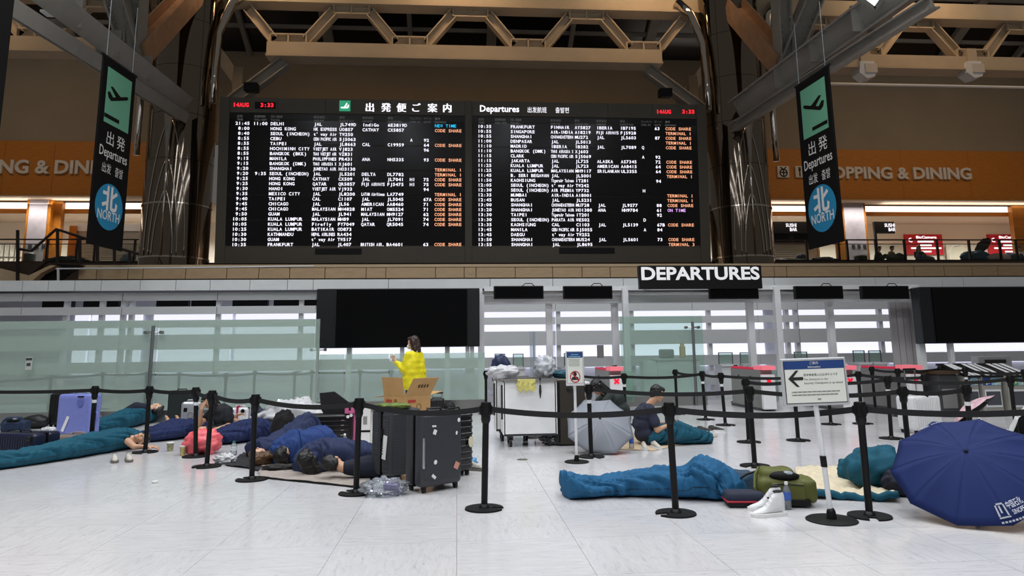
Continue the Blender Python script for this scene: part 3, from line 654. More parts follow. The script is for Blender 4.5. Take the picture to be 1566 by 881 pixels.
def railing(px0, px1, posts, lab):
    a, c = At(px0, 366, YR), At(px1, 366, YR); zt = ZD+1.1
    t = thing('railing', lab, 'railing', ((a.x+c.x)/2, YR, ZD)); L_ = (c.x-a.x)/2
    MB().bb(-L_, L_, -.03, .03, 1.06, 1.12).build('top_rail', M_RAIL, t); MB().bb(-L_, L_, -.015, .015, .86, .9).build('mid_rail', M_RAIL, t); MB().bb(-L_, L_, -.03, .03, 0, .1).build('bottom_rail', M_RAIL, t)
    for px in posts:
        x = At(px, 385, YR).x-t.location.x; MB().bb(x-.045, x+.045, -.05, .05, 0, 1.1).build('post', M_RAIL, t)
    n = max(1, len(posts)-1)
    for p0, p1 in zip(posts[:-1], posts[1:]):
        xa, xb = At(p0, 385, YR).x-t.location.x, At(p1, 385, YR).x-t.location.x
        MB().bb(xa+.06, xb-.06, -.006, .006, .12, .84).build('glass_pane', glass('rail_glass', '#eef2f0', .04, .04), t)
railing(1160, 1640, (1176, 1234, 1283, 1296, 1340, 1384, 1434, 1483, 1530, 1555, 1600), 'dark gallery railing with glass infill at the right')
railing(-60, 240, (-40, 72, 118, 145, 206, 236), 'dark gallery railing with glass infill at the left')
def pillar(px0, px1, lab, right):
    Yp = 36.6; a, c = At(px0, 350, Yp).x, At(px1, 350, Yp).x; w_ = c-a; H_ = zw0-ZD-.05
    t = thing('shop_pillar', lab, 'pillar', ((a+c)/2, Yp+.5, ZD))
    MB().bb(-w_/2, w_/2, -.4, .5, 0, H_).build('shaft', M_WOOD, t)
    MB().bb(-w_/2+.14, w_/2-.14, -.45, -.4, .05, H_).build('poster_panel', mat('iridescent_panel', '#b9b4bd', .25, var=.2, vscale=1.2), t)
    for i in range(3): MB().bb(-.3+i*.32, -.12+i*.32, -.46, -.44, 1.15, 1.36).build('card', mat('dark_card', '#3a3a40', .5), t)
pillar(36, 73, 'wood-edged gallery pillar with iridescent panel, left gallery', 0)
pillar(1290, 1328, 'wood-edged gallery pillar with iridescent panel, right gallery', 1)
def fac(name, lab, cat, px0, px1, py0, py1, Y, m, dep=.15):
    a, c = At(px0, (py0+py1)/2, Y), At(px1, (py0+py1)/2, Y); za, zb = At((px0+px1)/2, py1, Y).z, At((px0+px1)/2, py0, Y).z
    t = thing(name, lab, cat, ((a.x+c.x)/2, Y+dep/2, za)); W = c.x-a.x; H_ = zb-za
    MB().bb(-W/2, W/2, -dep/2, dep/2, 0, H_).build('board', m, t); t['w'] = W; t['h'] = H_; del t['w'], t['h']; return t, W, H_
def shutter(px0, px1, lab):
    a, c = At(px0, 360, 39), At(px1, 360, 39); t = thing('roller_shutter', lab, 'shutter', ((a.x+c.x)/2, 39, ZD)); W = c.x-a.x; z = 0
    sl = MB().prism([(0, 0), (.02, .02), (.02, .1), (0, .12)], W, Matrix.Rotation(-pi/2, 4, 'Z')).mesh('slat', mat('shutter_grey', '#aaa69e', .45))
    for i in range(20): link('slat', sl, t, (-W/2, 0, i*.122))
    MB().bb(-W/2-.1, -W/2, -.08, .08, 0, 2.6).build('guide_rail', M_STEEL, t); MB().bb(W/2, W/2+.1, -.08, .08, 0, 2.6).build('guide_rail', M_STEEL, t)
    MB().bb(-W/2-.1, W/2+.1, -.1, .2, 2.44, 2.8).build('housing', M_WHITE, t)
shutter(115, 234, 'closed grey roller shutter behind the left gallery railing')
shutter(1180, 1248, 'closed grey roller shutter under the left SUSHI BAR sign')
g = thing('security_grille', 'white folding grille across a shop front at the far left', 'grille', (At(5, 380, 38).x, 38, ZD))
for i in range(8): MB().bb(-1.0+i*.26, -.94+i*.26, -.03, .03, 0, 1.7).build('bar', M_WHITE, g)
for z in (.1, .9, 1.65): MB().bb(-1.1, .95, -.04, .04, z-.04, z+.04).build('rail', M_WHITE, g)
M_SUSHI = mat('sushi_black', '#16161a', .4)
for k, (a, c, lab, tx) in enumerate(((1179, 1240, 'dark SUSHI BAR shop fascia left of the iridescent pillar', 1191), (1337, 1368, 'dark SUSHI BAR shop fascia right of the iridescent pillar', 1348))):
    t, W, H_ = fac('shop_sign', lab, 'sign', a, c, 339, 357, 38.4, M_SUSHI); b = MB()
    cxp = W*.02 if k else -W*.12
    if k: MB().bb(-W/2, -W/2+.12, -.07, .07, ZD-t.location.z, 0).build('jamb', M_SUSHI, t)
    lettering(b, 'SUSHI', cxp+.3, H_*.56, w=.62, h=.2, anchor='c', bold=.02); lettering(b, 'BAR', cxp+.42, H_*.2, w=.42, h=.2, anchor='c', bold=.02); b.build('sign_letters', M_LSIGN, t, (0, -.085, 0))
t, W, H_ = fac('sushi_bar', 'dark shop front with barred windows below the left SUSHI BAR sign', 'shop', 1180, 1238, 357, 371, 38.6, M_SUSHI, .3)
for i in range(2): MB().bb(-W/2+.2+i*W/2, -.1+i*W/2, -.17, -.15, .06, H_-.06).build('window', M_SCREEN, t)
M_RED = mat('poster_red', '#d31428', .5)
for k, (a, c, lab) in enumerate(((1384, 1442, 'red shop poster with white lettering left on the white shop wall'), (1511, 1569, 'red shop poster with white lettering next to the amber wood end wall'))):
    t, W, H_ = fac('poster', lab, 'poster', a, c, 358.5, 389.5, 42.9, M_RED, .06); b = MB()
    lettering(b, 'BicCamera', W*.08, H_*.80, w=W*.54, h=.17, anchor='c', bold=.03)
    for z, w_ in ((.64, .42), (.46, .3), (.32, .8), (.15, .25)): b.box((W*.05, 0, H_*z), (W*w_, .004, .1))
    b.tube([(-W*.33+.16*cos(x), 0, H_*.72+.12*sin(x)) for x in [pi*.15*i for i in range(3, 12)]], .025, 6)
    b.build('poster_print', M_LSIGN, t, (0, -.036, 0))
t, W, H_ = fac('wall_niche', 'arched pale wall niche between the two red posters', 'wall niche', 1448, 1478, 374, 398, 42.7, mat('niche_cream', '#d6d0bf', .6), .1)
b = MB(); b.tube([(-W*.4, -.06, 0), (-W*.38, -.06, H_*.5), (-W*.15, -.06, H_*.9), (W*.3, -.06, H_)], .05); b.build('arch_trim', M_WHITE, t)
struct(MB().bb(At(1551, 350, 37).x, At(1640, 350, 37).x, 37, 37.3, ZD, zw0-.1).build('wall_end', M_WOOD))
struct(MB().bb(At(73, 350, 37).x, At(92, 350, 37).x, 37, 37.3, ZD, zw0-.1).build('wall_end_left', M_WOOD))
struct(MB().bb(At(106, 350, 38.8).x, At(117, 350, 38.8).x, 38.8, 39, ZD, ZD+2.7).build('trim_5', M_WOOD))
# ---------------------------------------------------------------- glass fences
def fence(lab, Y, px0, px1, posts, cuts, ztop, zp, gm=None):
    a, c = At(px0, 560, Y).x, At(px1, 560, Y).x; cx = (a+c)/2; t = thing('glass_fence', lab, 'glass fence', (cx, Y, 0))
    MB().bb(a-cx, c-cx, -.05, .05, 0, .24).build('base_plate', M_STEEL, t)
    cu = [At(p, 560, Y).x-cx for p in cuts]
    for u0, u1 in zip(cu[:-1], cu[1:]): MB().bb(u0+.008, u1-.008, -.006, .006, .24, ztop).build('glass_pane', gm or M_GLASS, t)
    for p in posts:
        x = At(p, 560, Y).x-cx; q = MB().lathe([(.036, 0), (.036, zp)], 14, c=(x, -.12, 0)).build('post', M_DKSTEEL, t, smooth=40)
        for s in (-1, 1):
            b = MB(); b.tube([(x, -.12, zp-.14), (x+s*.16, -.1, zp-.14)], .018); b.tube([(x+s*.16, -.13, zp-.14), (x+s*.16, -.02, zp-.14)], .035, 12); b.build('clamp', M_STEEL, q)
    return t
fence('milky glass fence with steel base behind the sleepers on the left', 15.75, -60, 488, (234,), (-60, 239, 488), 2.12, 2.0)
fence('glass fence pane run behind the woman in yellow', 17.4, 488, 742, (487,), (488, 527, 595, 742), 1.35, 1.6)
fence('tall clear glass screen in front of the white counter', 17.6, 950, 1078, (1060,), (950, 1078), 2.2, 2.05, M_GLASS2)
p = At(44, 556, 15.6); b = MB(); b.rbox((0, 0, 0), (.13, .008, .26), .002, 1)
t = thing('notice', 'small paper notice stuck on the glass at the far left', 'notice', p); b.build('sheet', mat('notice_paper', '#b9beb8', .7), t)
MB().box((0, -.006, .09), (.12, .004, .05)).build('heading', mat('notice_black', '#3c4040', .6), t); MB().box((0, -.006, -.02), (.08, .004, .06)).build('print', mat('notice_black'), t)

# ---------------------------------------------------------------- black display walls and hanging monitors
def bigscreen(lab, px0, px1, py0, py1, Y, sl, sr):
    a, c = At(px0, (py0+py1)/2, Y).x, At(px1, (py0+py1)/2, Y).x; z0_, z1_ = At((px0+px1)/2, py1, Y).z, At((px0+px1)/2, py0, Y).z
    cx = (a+c)/2; W = c-a; H_ = z1_-z0_; t = thing('display_wall', lab, 'screen', (cx, Y, z0_))
    MB().rbox((0, .2, H_/2), (W, .36, H_), .02).build('housing', M_SCREEN2, t)
    MB().bb(-W/2+sl, W/2-sr, -.02, .02, .03, H_-.03).build('display', M_SCREEN, t)
    for x in (-W*.3, W*.3): MB().bb(x-.06, x+.06, .15, .27, -z0_, 0).build('leg', M_WHITE, t)
bigscreen('wide black display wall switched off behind the woman in yellow', 483, 733.5, 441, 531.5, 18.2, .5, .32)
bigscreen('wide black display wall switched off at the right edge', 1409, 1640, 438.5, 524.5, 18.2, .36, .3)
# white gate frame with beam, posts and monitors
YG = 18.6
gx0, gx1 = At(738, 450, YG).x, At(1406, 450, YG).x; gf = thing('gate_frame', 'white steel portal frame over the security gates', 'gate frame', ((gx0+gx1)/2, YG, 0)); gc = gf.location.x
hz = lambda py: At(1000, py, YG).z
MB().bb(gx0-gc, gx1-gc, 0, .3, hz(448), hz(437)).build('top_beam', M_WHITE, gf)
MB().bb(gx0-gc, gx1-gc, .2, .5, hz(462), hz(450)).build('lower_beam', M_SLAT, gf)
MB().bb(gx0-gc, gx1-gc, -.04, .02, hz(447), hz(444)).build('cable_rail', M_STEEL, gf)
for px, wd, dy in ((736, .16, 0), (843, .17, .35), (946, .17, .35), (957, .15, -.1), (1158, .17, .35), (1190, .16, -.1), (1283, .17, .35), (1404, .17, -.1)):
    x = At(px, 500, YG).x-gc; MB().bb(x-wd/2, x+wd/2, dy, dy+.16, 0, hz(455) if dy > .1 else hz(440)).build('post', M_WHITE, gf)
for px0, px1, lab in ((755, 831, 'leftmost, next to the big black display wall'), (861, 936, 'second from the left'), (1084, 1159, 'just under the DEPARTURES sign'), (1214.5, 1288, 'above the information sign stand'), (1316, 1388.5, 'rightmost, by the right black display wall')):
    a, c = At(px0, 448, YG-.4), At(px1, 448, YG-.4); z0_, z1_ = At((px0+px1)/2, 457.5, YG-.4).z, At((px0+px1)/2, 437.5, YG-.4).z
    t = thing('monitor', 'black monitor hanging on the gate frame, ' + lab, 'monitor', ((a.x+c.x)/2, YG-.4, z0_)); W = c.x-a.x; H_ = z1_-z0_
    MB().rbox((0, 0, H_/2), (W, .12, H_), .015).build('casing', M_BLACK, t); MB().bb(-W/2+.03, W/2-.03, -.064, -.058, .03, H_-.03).build('panel', M_SCREEN, t)
    MB().bb(-.1, .1, .06, .4, H_*.3, H_*.7).build('bracket', M_STEEL, t)
    MB().tube([(.1, .02, H_), (.18, .05, H_+.07), (.35, .05, H_+.07), (.42, .06, H_)], .012, 6).build('cable', M_BLACK, t)
a, c = At(977.5, 424, 17.9), At(1165, 424, 17.9); z0_, z1_ = At(1070, 441.5, 17.9).z, At(1070, 406, 17.9).z
t = thing('departures_sign', 'black sign with large white DEPARTURES lettering', 'sign', ((a.x+c.x)/2, 17.9, z0_)); W = c.x-a.x; H_ = z1_-z0_
MB().bb(-W/2, W/2, 0, .14, 0, H_).build('board', M_BLACK, t); b = MB()
lettering(b, 'DEPARTURES', 0, H_*.40, w=W*.965, h=H_*.55, anchor='c', bold=.03, res=4); b.build('sign_letters', mat('sign_white', '#e8e8ea', .5, emit='#e8e8ea', es=.25), t, (0, -.006, 0))
for s in (-1, 1): MB().bb(s*W*.4-.04, s*W*.4+.04, .14, .69, H_*.05, H_*.25).build('bracket', M_WHITE, t)
# folding partition
fp = thing('folding_partition', 'pale grey folding partition with vertical panels beside the right post', 'partition', At(1382, 600, 19.3)*1); fp.location.z = 0
x0_, x1_ = At(1363, 500, 19.3).x, At(1402, 500, 19.3).x
for i in range(4):
    a_, c_ = x0_+(x1_-x0_)*i/4-fp.location.x, x0_+(x1_-x0_)*(i+1)/4-fp.location.x
    MB().bb(a_+.01, c_-.01, 0, .08, .05, At(1380, 462, 19.3).z).build('panel', mat('partition_grey', '#b4b0b0', .5), fp)

# ---------------------------------------------------------------- security gates
M_GBODY = mat('gate_grey', '#8d8b89', .35, .3); M_GRED = mat('gate_red_light', '#e07a86', .5, emit='#f06a78', es=.4); M_GRED2 = mat('gate_red_strip', '#b01838', .5, emit='#c01f40', es=.5); M_GDK = mat('gate_dark', '#3a3b3d', .5); M_REDX = mat('red_cross', '#e0203c', .6, emit='#e02040', es=.6)
for px, pyb, lab, w_ in ((838, 628, 'behind the heaped white trolley', .3), (944, 628, 'beside the bending woman', .3), (1178, 629, 'left of the information sign', .3), (1303, 630, 'partly behind the information sign', .3), (1404, 631, 'behind the white suitcase', .3)):
    g = G(px, pyb); t = thing('security_gate', 'grey automatic gate with glowing red top, ' + lab, 'gate', g)
    MB().rbox((0, .95, .47), (w_, 1.7, .86), .02).build('body', M_GBODY, t); MB().bb(-w_/2-.02, w_/2+.02, .1, 1.82, 0, .05).build('plinth', M_GDK, t)
    MB().rbox((0, .02, .42), (w_*.98, .12, .76), .015).build('front_panel', mat('gate_white', '#e6e6e8', .4), t)
    MB().bb(-w_/2, w_/2, -.08, .4, .9, .99).build('front_light', M_GRED, t); MB().bb(-w_/2, -w_/2+.12, .4, 1.75, .9, .945).build('light_strip', M_GRED2, t)
    MB().bb(-w_/2+.12, w_/2, .4, 1.75, .9, .93).build('top_cover', M_WHITE, t)
    b = MB()
    for r in (45, -45): b.box((0, 0, 0), (.15, .004, .05), Matrix.Translation((0, -.045, .66)) @ Matrix.Rotation(radians(r), 4, 'Y'))
    b.build('red_cross', M_REDX, t)
    for y in (.6, 1.3): MB().tube([(-w_/2-.012, y, .72), (-w_/2+.01, y, .72)], .035, 10).build('sensor', M_BLACK, t)
    MB().bb(w_/2, w_/2+.5, .95, .97, .12, .85).build('flap', M_GLASS2, t)
# counters, screens and trays inside the checkpoint
t = thing('counter', 'white counter with a printer on top behind the glass screen', 'counter', (At(1040, 600, 18.9).x, 18.9, 0))
MB().bb(-.58, .58, 0, .5, 0, 1.08).build('body', M_WHITE, t); MB().bb(-.62, .62, -.04, .54, 1.08, 1.13).build('top', M_SLAT, t); MB().bb(-.95, -.58, .05, .5, 0, 1.06).build('side_cabinet', M_FASC, t)
b = MB(); b.rbox((0, 0, .12), (.36, .3, .24), .04); o = b.build('printer', mat('printer_grey', '#8a8c8e', .5), loc=tuple(t.location+Vector((-.25, .25, 1.13)))); tag(o, 'grey desk printer on the white counter', 'printer')
o = MB().rbox((0, 0, .16), (.14, .14, .32), .02).rbox((0, -.0, .36), (.1, .1, .1), .02).build('parcel_box', mat('tan_carton', '#c9ab7f', .6), loc=tuple(t.location+Vector((.2, .25, 1.13)))); tag(o, 'small tan box on the white counter', 'box')
for px0, px1, py0, pyb, lab in ((863, 889, 540, 600, 'left of the standing tablet'), (1099, 1120, 539, 600, 'behind the leftmost queue posts near the gate'), (1132, 1152, 539, 600, 'left of the grey gate with sensors'), (1215, 1234, 538, 600, 'above the information sign, left one'), (1305, 1322, 536, 600, 'above the information sign, right one'), (1329, 1347, 536, 600, 'beside the folding partition'), (757, 772, 541, 600, 'behind the trolley, left one'), (785, 800, 541, 600, 'behind the trolley, right one')):
    a, c = At(px0, 545, 19.8), At(px1, 545, 19.8); t = thing('desk_screen', 'clear acrylic screen on a checkpoint desk, ' + lab, 'partition', ((a.x+c.x)/2, 19.8, 0)); W = c.x-a.x; zt = At(px0, py0, 19.8).z
    MB().bb(-W/2, W/2, -.003, .003, .95, zt).build('acrylic_sheet', M_GLASS2, t); b = MB()
    for s in (-1, 1): b.bb(s*W/2-.012, s*W/2+.012, -.012, .012, .93, zt)
    b.bb(-W/2, W/2, -.012, .012, zt-.02, zt); b.build('frame', M_DKSTEEL, t)
    MB().bb(-W/2-.04, W/2+.04, -.3, .35, .88, .93).build('desk_top', M_WHITE, t); MB().bb(-W/2-.02, W/2+.02, -.25, .3, 0, .88).build('desk_body', M_FASC, t)
t = thing('tablet_stand', 'dark face-scanning tablet on a black arm beside the grey gate', 'tablet', G(922, 622))
MB().bar((0, 0, 0), (0, 0, .96), .08).build('pole', M_GDK, t); MB().rbox((-.02, 0, 1.34), (.17, .03, .32), .01).build('screen', mat('tablet_grey', '#6c6e70', .3), t); MB().bar((0, 0, .9), (.4, .1, .97), .06).build('arm', M_BLACK, t); MB().lathe([(.16, 0), (.16, .03)], 16).build('base', M_GDK, t)

# ---------------------------------------------------------------- kiosks on the right
M_KIO = mat('kiosk_grey', '#9a978f', .45); M_KGL = mat('kiosk_window', '#4c4f55', .15); M_KB = mat('poster_blue', '#1d4fa0', .5); M_KY = mat('poster_cream', '#e6dfb2', .5); M_KS = mat('poster_sky', '#8fc4dc', .5); M_KG = mat('poster_green', '#2fa06a', .5)
for px0, px1, lab in ((1480, 1505.5, 'with blue poster, left one behind the queue posts'), (1507, 1542, 'with blue and sky poster, right one'), (1547, 1585, 'with green poster at the right edge')):
    a, c = G(px0, 632), G(px1, 632); t = thing('kiosk', 'grey service kiosk ' + lab, 'kiosk', ((a.x+c.x)/2, a.y, 0)); W = c.x-a.x
    MB().rbox((0, .4, .38), (W-.01, .8, .76), .015).build('body', M_KIO, t); MB().bb(-W*.36, W*.36, -.02, .01, .16, .44).build('window', M_KGL, t)
    b = MB(); b.bb(-W*.40, W*.40, -.015, 0, .12, .48); b.build('window_frame', M_WHITE, t)
    MB().bb(-W/2+.02, -.01, -.012, 0, .57, .72).build('poster', M_KG if 'green' in lab else M_KB, t); MB().bb(-.01, W/2-.02, -.012, 0, .57, .72).build('poster', M_KS, t)
    b = MB()
    for i in range(3): b.box((-.12+i*.05, -.016, .62+.02*i), (.03, .004, .08)); b.box((.08+i*.05, -.016, .62+.02*i), (.03, .004, .09))
    b.build('poster_print', M_KY, t)
    tp = MB().add([(-W/2, -.08, .77), (W/2, -.08, .77), (W/2, .85, 1.0), (-W/2, .85, 1.0), (-W/2, -.08, .73), (W/2, -.08, .73), (W/2, .85, .96), (-W/2, .85, .96)], [(0, 1, 2, 3), (7, 6, 5, 4), (4, 5, 1, 0), (5, 6, 2, 1), (6, 7, 3, 2), (7, 4, 0, 3)]).build('sloped_top', mat('kiosk_top', '#1f1e1d', .15), t)
    for i in range(3):
        x = -W*.35+i*W*.33; MB().add([(x, -.07, .776), (x+.08, -.07, .776), (x+.2, .8, .992), (x+.1, .8, .992)], [(0, 1, 2, 3)]).build('reflection_stripe', M_WHITE, tp)  # white stripes painted for the reflections on the glass top
t = thing('kiosk_counter', 'dark counter end standing left of the kiosks', 'counter', G(1455, 632)); t.rotation_euler.z = 0
MB().rbox((0, .4, .4), (.42, .8, .8), .02).build('body', M_GDK, t); MB().bb(-.24, .24, -.05, .85, .8, .86).build('top', mat('brown_top', '#4a3a2c', .35), t); MB().bb(-.16, .16, -.01, .0, .1, .5).build('panel', M_GBODY, t)
t = thing('recess_cabinet', 'white cabinet with dark slot on the grey wall at right', 'cabinet', (At(1523, 560, 19.5).x, 19.5, 0)); MB().bb(-.5, .5, 0, .3, 0, At(1523, 545, 19.5).z).build('body', M_WHITE, t); zz = At(1523, 547, 19.5).z; MB().bb(-.32, .32, -.02, 0, zz-.16, zz-.06).build('slot', M_GDK, t)

# ---------------------------------------------------------------- belt stanchions
HS = .95
def disc_notch(mb, R, a0, z0, z1):
    n = 36; out = []
    w_ = .035; 
    for i in range(n+1):
        a = a0+w_/R+(2*pi-2*w_/R)*i/n; out.append((R*cos(a), R*sin(a)))
    d = Vector((cos(a0), sin(a0))); e = Vector((-d.y, d.x)); q = d*R*.42
    out += [tuple(q-e*w_), tuple(q+e*w_)]; N = len(out)
    vs = [(x, y, z0) for x, y in out] + [(x*.98, y*.98, z1) for x, y in out]
    mb.add(vs, [tuple(range(N-1, -1, -1)), tuple(range(N, 2*N))] + [(i, (i+1) % N, (i+1) % N+N, i+N) for i in range(N)])
_st = {}
def stanchion(key, lab, pos, to=None, notch=-1.2, lean=(0, 0), sag=.05, side=0, band=False, zb=.875):
    pos = Vector((pos.x, pos.y, 0)); t = thing('belt_stanchion', lab, 'stanchion', pos, 0, 'black belt barrier posts'); _st[key] = (t, pos, lean)
    b = MB(); disc_notch(b, .178, notch, 0, .014); bo = b.build('base', M_BLACKM, t)
    b = MB(); b.lathe([(.05, .014), (.045, .03), (.03, .045)], 16); b.build('collar', M_BLACK, t, smooth=40)
    S = Matrix.Identity(4); S[0][2], S[1][2] = lean[0]/HS, lean[1]/HS
    b = MB(); b.lathe([(.03, .03), (.03, .80)], 16, S); b.build('pole', M_BLACK, t, smooth=40)
    b = MB(); b.lathe([(.034, .76), (.044, .79), (.044, .83), (.05, .835), (.05, .935), (.045, .95), (.0, .952)], 16, S); hd = b.build('belt_head', M_BLACK, t, smooth=40)
    b = MB()
    for k in range(4): b.box((.05*cos(k*pi/2), .05*sin(k*pi/2), .885), (.022 if k % 2 == 0 else .035, .035 if k % 2 == 0 else .022, .07), S)
    b.build('belt_clip', M_BLACKM, hd)
    if band: MB().lathe([(.033, .70), (.034, .70), (.034, .745), (.033, .745)], 16, S).build('white_band', M_WHITE, t, smooth=40)
    return t
def belt(ka, b_, sag=.05, zb=.885, hgt=.052):
    ta, pa, la = _st[ka]; 
    if isinstance(b_, str): tb, pb, lb = _st[b_]
    else: pb, lb = Vector((b_.x, b_.y, 0)), (0, 0)
    A_ = pa+Vector((la[0], la[1], zb)); B_ = pb+Vector((lb[0], lb[1], zb)); d = (B_-A_).normalized()
    A_ = A_+d*.05-pa; B_ = B_-d*.05-pa; n = 10; vs = []; sd = Vector((-d.y, d.x, 0))*.003
    for i in range(n+1):
        u = i/n; p = A_.lerp(B_, u)+Vector((0, 0, -sag*4*u*(1-u)))
        vs += [p+sd+Vector((0, 0, -hgt/2)), p+sd+Vector((0, 0, hgt/2)), p-sd+Vector((0, 0, hgt/2)), p-sd+Vector((0, 0, -hgt/2))]
    fs = [(3, 2, 1, 0), (4*n, 4*n+1, 4*n+2, 4*n+3)]
    for i in range(n):
        for k in range(4): a = 4*i+k; c = 4*i+(k+1) % 4; fs.append((a, c, c+4, a+4))
    MB().add(vs, fs).build('belt', mat('belt_web', '#101012', .7), ta)
def Tp(px, py): return G(px, py, HS)
def lean_for(base, top):
    g = G(*base); d = ray(*top); 
    # top point at height HS nearest the base column in depth
    t_ = (g.y-CAM.y)/d.y; p = CAM+d*t_; return (max(-.05, min(.05, p.x-g.x)), 0)
def S(key, lab, base=None, top=None, **k):
    if base:
        g = G(*base); stanchion(key, lab, g, lean=lean_for(base, top) if top else (0, 0), **k)
    else: stanchion(key, lab, Tp(*top), **k)
Q = 'black belt stanchion '
S('L5', Q+'in front of the lavender suitcase edge', top=(146, 590.3), band=True); S('L6', Q+'just outside the left frame edge', top=(-70, 592))
S('L4', Q+'behind the lying man\'s head on the left', top=(229.2, 590.6)); S('L3', Q+'rising from the pink plastic bag', (299, 698.5), (299.7, 593.3), band=True, notch=.3)
S('L2', Q+'in front of the seated woman at left', (316, 714), (325, 598.4), notch=-2.2); S('L1', Q+'in front of the brown-haired sleeper', (384.9, 734), (391, 604.9), notch=2.6, band=False)
S('L0', Q+'in front of the dark-haired sleeper with visible ear', (544.4, 755), (549.7, 608.9), notch=2.5); S('S1', Q+'on open floor right of the stickered suitcase', (740.6, 778.5), (743.4, 613.4), notch=-.25)
S('S2', Q+'in front of the blue sleeping bag', (1033.6, 786), (1022.6, 616.2), notch=3.4); S('S3', Q+'next to the information sign by the big umbrella', (1330, 790), (1314.5, 617.1), notch=-1.9)
stanchion('R1', Q+'just outside the right frame edge', G(1665, 795))
for a, c, s in (('L6', 'L5', .02), ('L5', 'L4', .02), ('L4', 'L3', .02), ('L3', 'L2', .03), ('L2', 'L1', .04), ('L1', 'L0', .05), ('L0', 'S1', .06), ('S1', 'S2', .05), ('S2', 'S3', .05), ('S3', 'R1', .04)): belt(a, c, s)
S('B1', Q+'behind the glass fence end left of the trolley', top=(743, 567)); S('B2', Q+'against the dark trolley side', (843, 668), (839, 577))
S('S4', Q+'in front of the grey umbrella', (904.3, 699), (900, 586.6), band=True, notch=-1.4); S('S5', Q+'between the seated man and the information sign, nearest', (1154.4, 713), (1145.6, 591.5), notch=-2.4)
S('S12', Q+'left of the white suitcase', top=(1379.8, 591)); S('T1', Q+'behind the pink umbrella', top=(1476.5, 588), band=True)
for a, c, s in (('B1', 'B2', .05), ('B2', 'S4', .07), ('S4', 'S5', .05), ('S5', 'S12', .05), ('S12', 'T1', .03)): belt(a, c, s)
S('S6', Q+'between the seated man and the information sign, farther', (1145.2, 676.5), (1139.7, 578.8)); S('S7', Q+'behind the information sign stand, left', (1220.8, 674), (1213, 578))
S('S11', Q+'behind the information sign stand, far right', (1363.4, 671), (1356.9, 575.8), band=True); S('T2', Q+'in front of the green-poster kiosk', top=(1544, 574))
for a, c, s in (('S6', 'S7', .03), ('S7', 'S11', .04), ('S11', 'T2', .05)): belt(a, c, s)
belt('T2', G(1650, 572, HS), .03)
S('E1', Q+'right of the bending woman', top=(954, 571), band=True); S('E2', Q+'behind the seated man, left of two sneakers', top=(1032.4, 565)); S('E0', Q+'behind the no-photo sign', top=(872, 568))
S('S8', Q+'just behind the dark sneakers, left', (1079.2, 642), (1073.3, 567.2), band=True); S('S9', Q+'just behind the dark sneakers, right', (1109.5, 650.5), (1101.9, 570.6), band=True)
S('S13', Q+'seen under the information sign board', (1270.9, 649.3), (1264, 570)); S('S14', Q+'right of the information sign board', (1319.5, 648.3), (1312, 569)); S('K3', Q+'left of the kiosk counter, low belt', top=(1413, 572))
for a, c, s in (('E0', 'E1', .04), ('E1', 'S8', .04), ('E2', 'S8', .03), ('S8', 'S9', .02), ('S9', 'S13', .05), ('S13', 'S14', .02), ('S14', 'K3', .03)): belt(a, c, s)
S('S10', Q+'farthest, beside the grey gate with sensors', top=(1124.8, 558)); S('S15', Q+'by the glowing red gate right of the sign', top=(1332.8, 560.5)); S('S16', Q+'in front of the folding partition', top=(1372.2, 563.5), band=True)
S('K1', Q+'behind the suitcase handle', top=(1437.5, 560), band=True); S('K2', Q+'in front of the blue-poster kiosk', top=(1475.5, 561.5), band=True); S('T3', Q+'at the right frame edge by the kiosks', top=(1566, 565))
for a, c, s in (('S15', 'S16', .02), ('S16', 'K1', .02), ('K1', 'K2', .02), ('K2', 'T3', .04)): belt(a, c, s)
# solid queue posts standing in for a row mirrored in the milky glass
nm = ('first', 'second', 'third', 'fourth', 'fifth', 'sixth', 'seventh', 'eighth', 'ninth', 'tenth', 'eleventh', 'twelfth')
pts = [(-40, 577), (78.6, 573), (158, 569), (224.7, 568), (274.6, 569), (346, 570), (390, 567), (451, 568), (477, 566), (551, 565), (598, 565)]
for i, p in enumerate(pts): S('g%d' % i, 'dim belt stanchion behind the milky glass, %s from the left' % nm[i], top=p)
for i in range(len(pts)-1): belt('g%d' % i, 'g%d' % (i+1), .05 if i == 0 else .02)

# ---------------------------------------------------------------- sign stands
M_PAPER = mat('sign_paper', '#e4e6dc', .5); M_NAVY = mat('sign_navy', '#1c3f7c', .5); M_INK = mat('ink_black', '#1b1c1e', .6); M_GINK = mat('ink_grey', '#8b8d88', .6)
g = G(1272, 796); t = thing('information_sign', 'white information sign on a pole with black arrow pointing left', 'sign', g, -.03)
b = MB(); b.lathe([(.205, 0), (.205, .008), (.19, .016)], 40); b.build('base', M_BLACKM, t, smooth=40); MB().lathe([(.042, .014), (.036, .07), (.026, .095), (0.02, .1)], 16).build('collar', M_BLACK, t, smooth=40)
ln = -.062; SB = Matrix.Identity(4); SB[0][2] = ln
pl = MB().lathe([(.021, .05), (.021, .98)], 14, SB).build('pole', M_WHITE, t, smooth=40); MB().lathe([(.026, .43), (.026, .52)], 14, SB).build('joint', M_BLACK, pl, smooth=40)
bw, bh = .575, .40; Mb = Matrix.Translation((ln*1.1, -.03, 1.135)) @ Matrix.Rotation(radians(-1.2), 4, 'Y')
bo = MB().rbox((0, 0, 0), (bw, .03, bh), .012).build('board', mat('frame_silver', '#c3c6c8', .35, .3), t); bo.matrix_local = Mb
MB().bb(-bw/2+.022, bw/2-.022, -.018, -.014, -bh/2+.022, bh/2-.022).build('dark_edge', M_INK, bo)
MB().bb(-bw/2+.028, bw/2-.028, -.020, -.017, -bh/2+.028, bh/2-.09).build('sheet', M_PAPER, bo); MB().bb(-bw/2+.028, bw/2-.028, -.021, -.017, bh/2-.092, bh/2-.024).build('header', M_NAVY, bo)
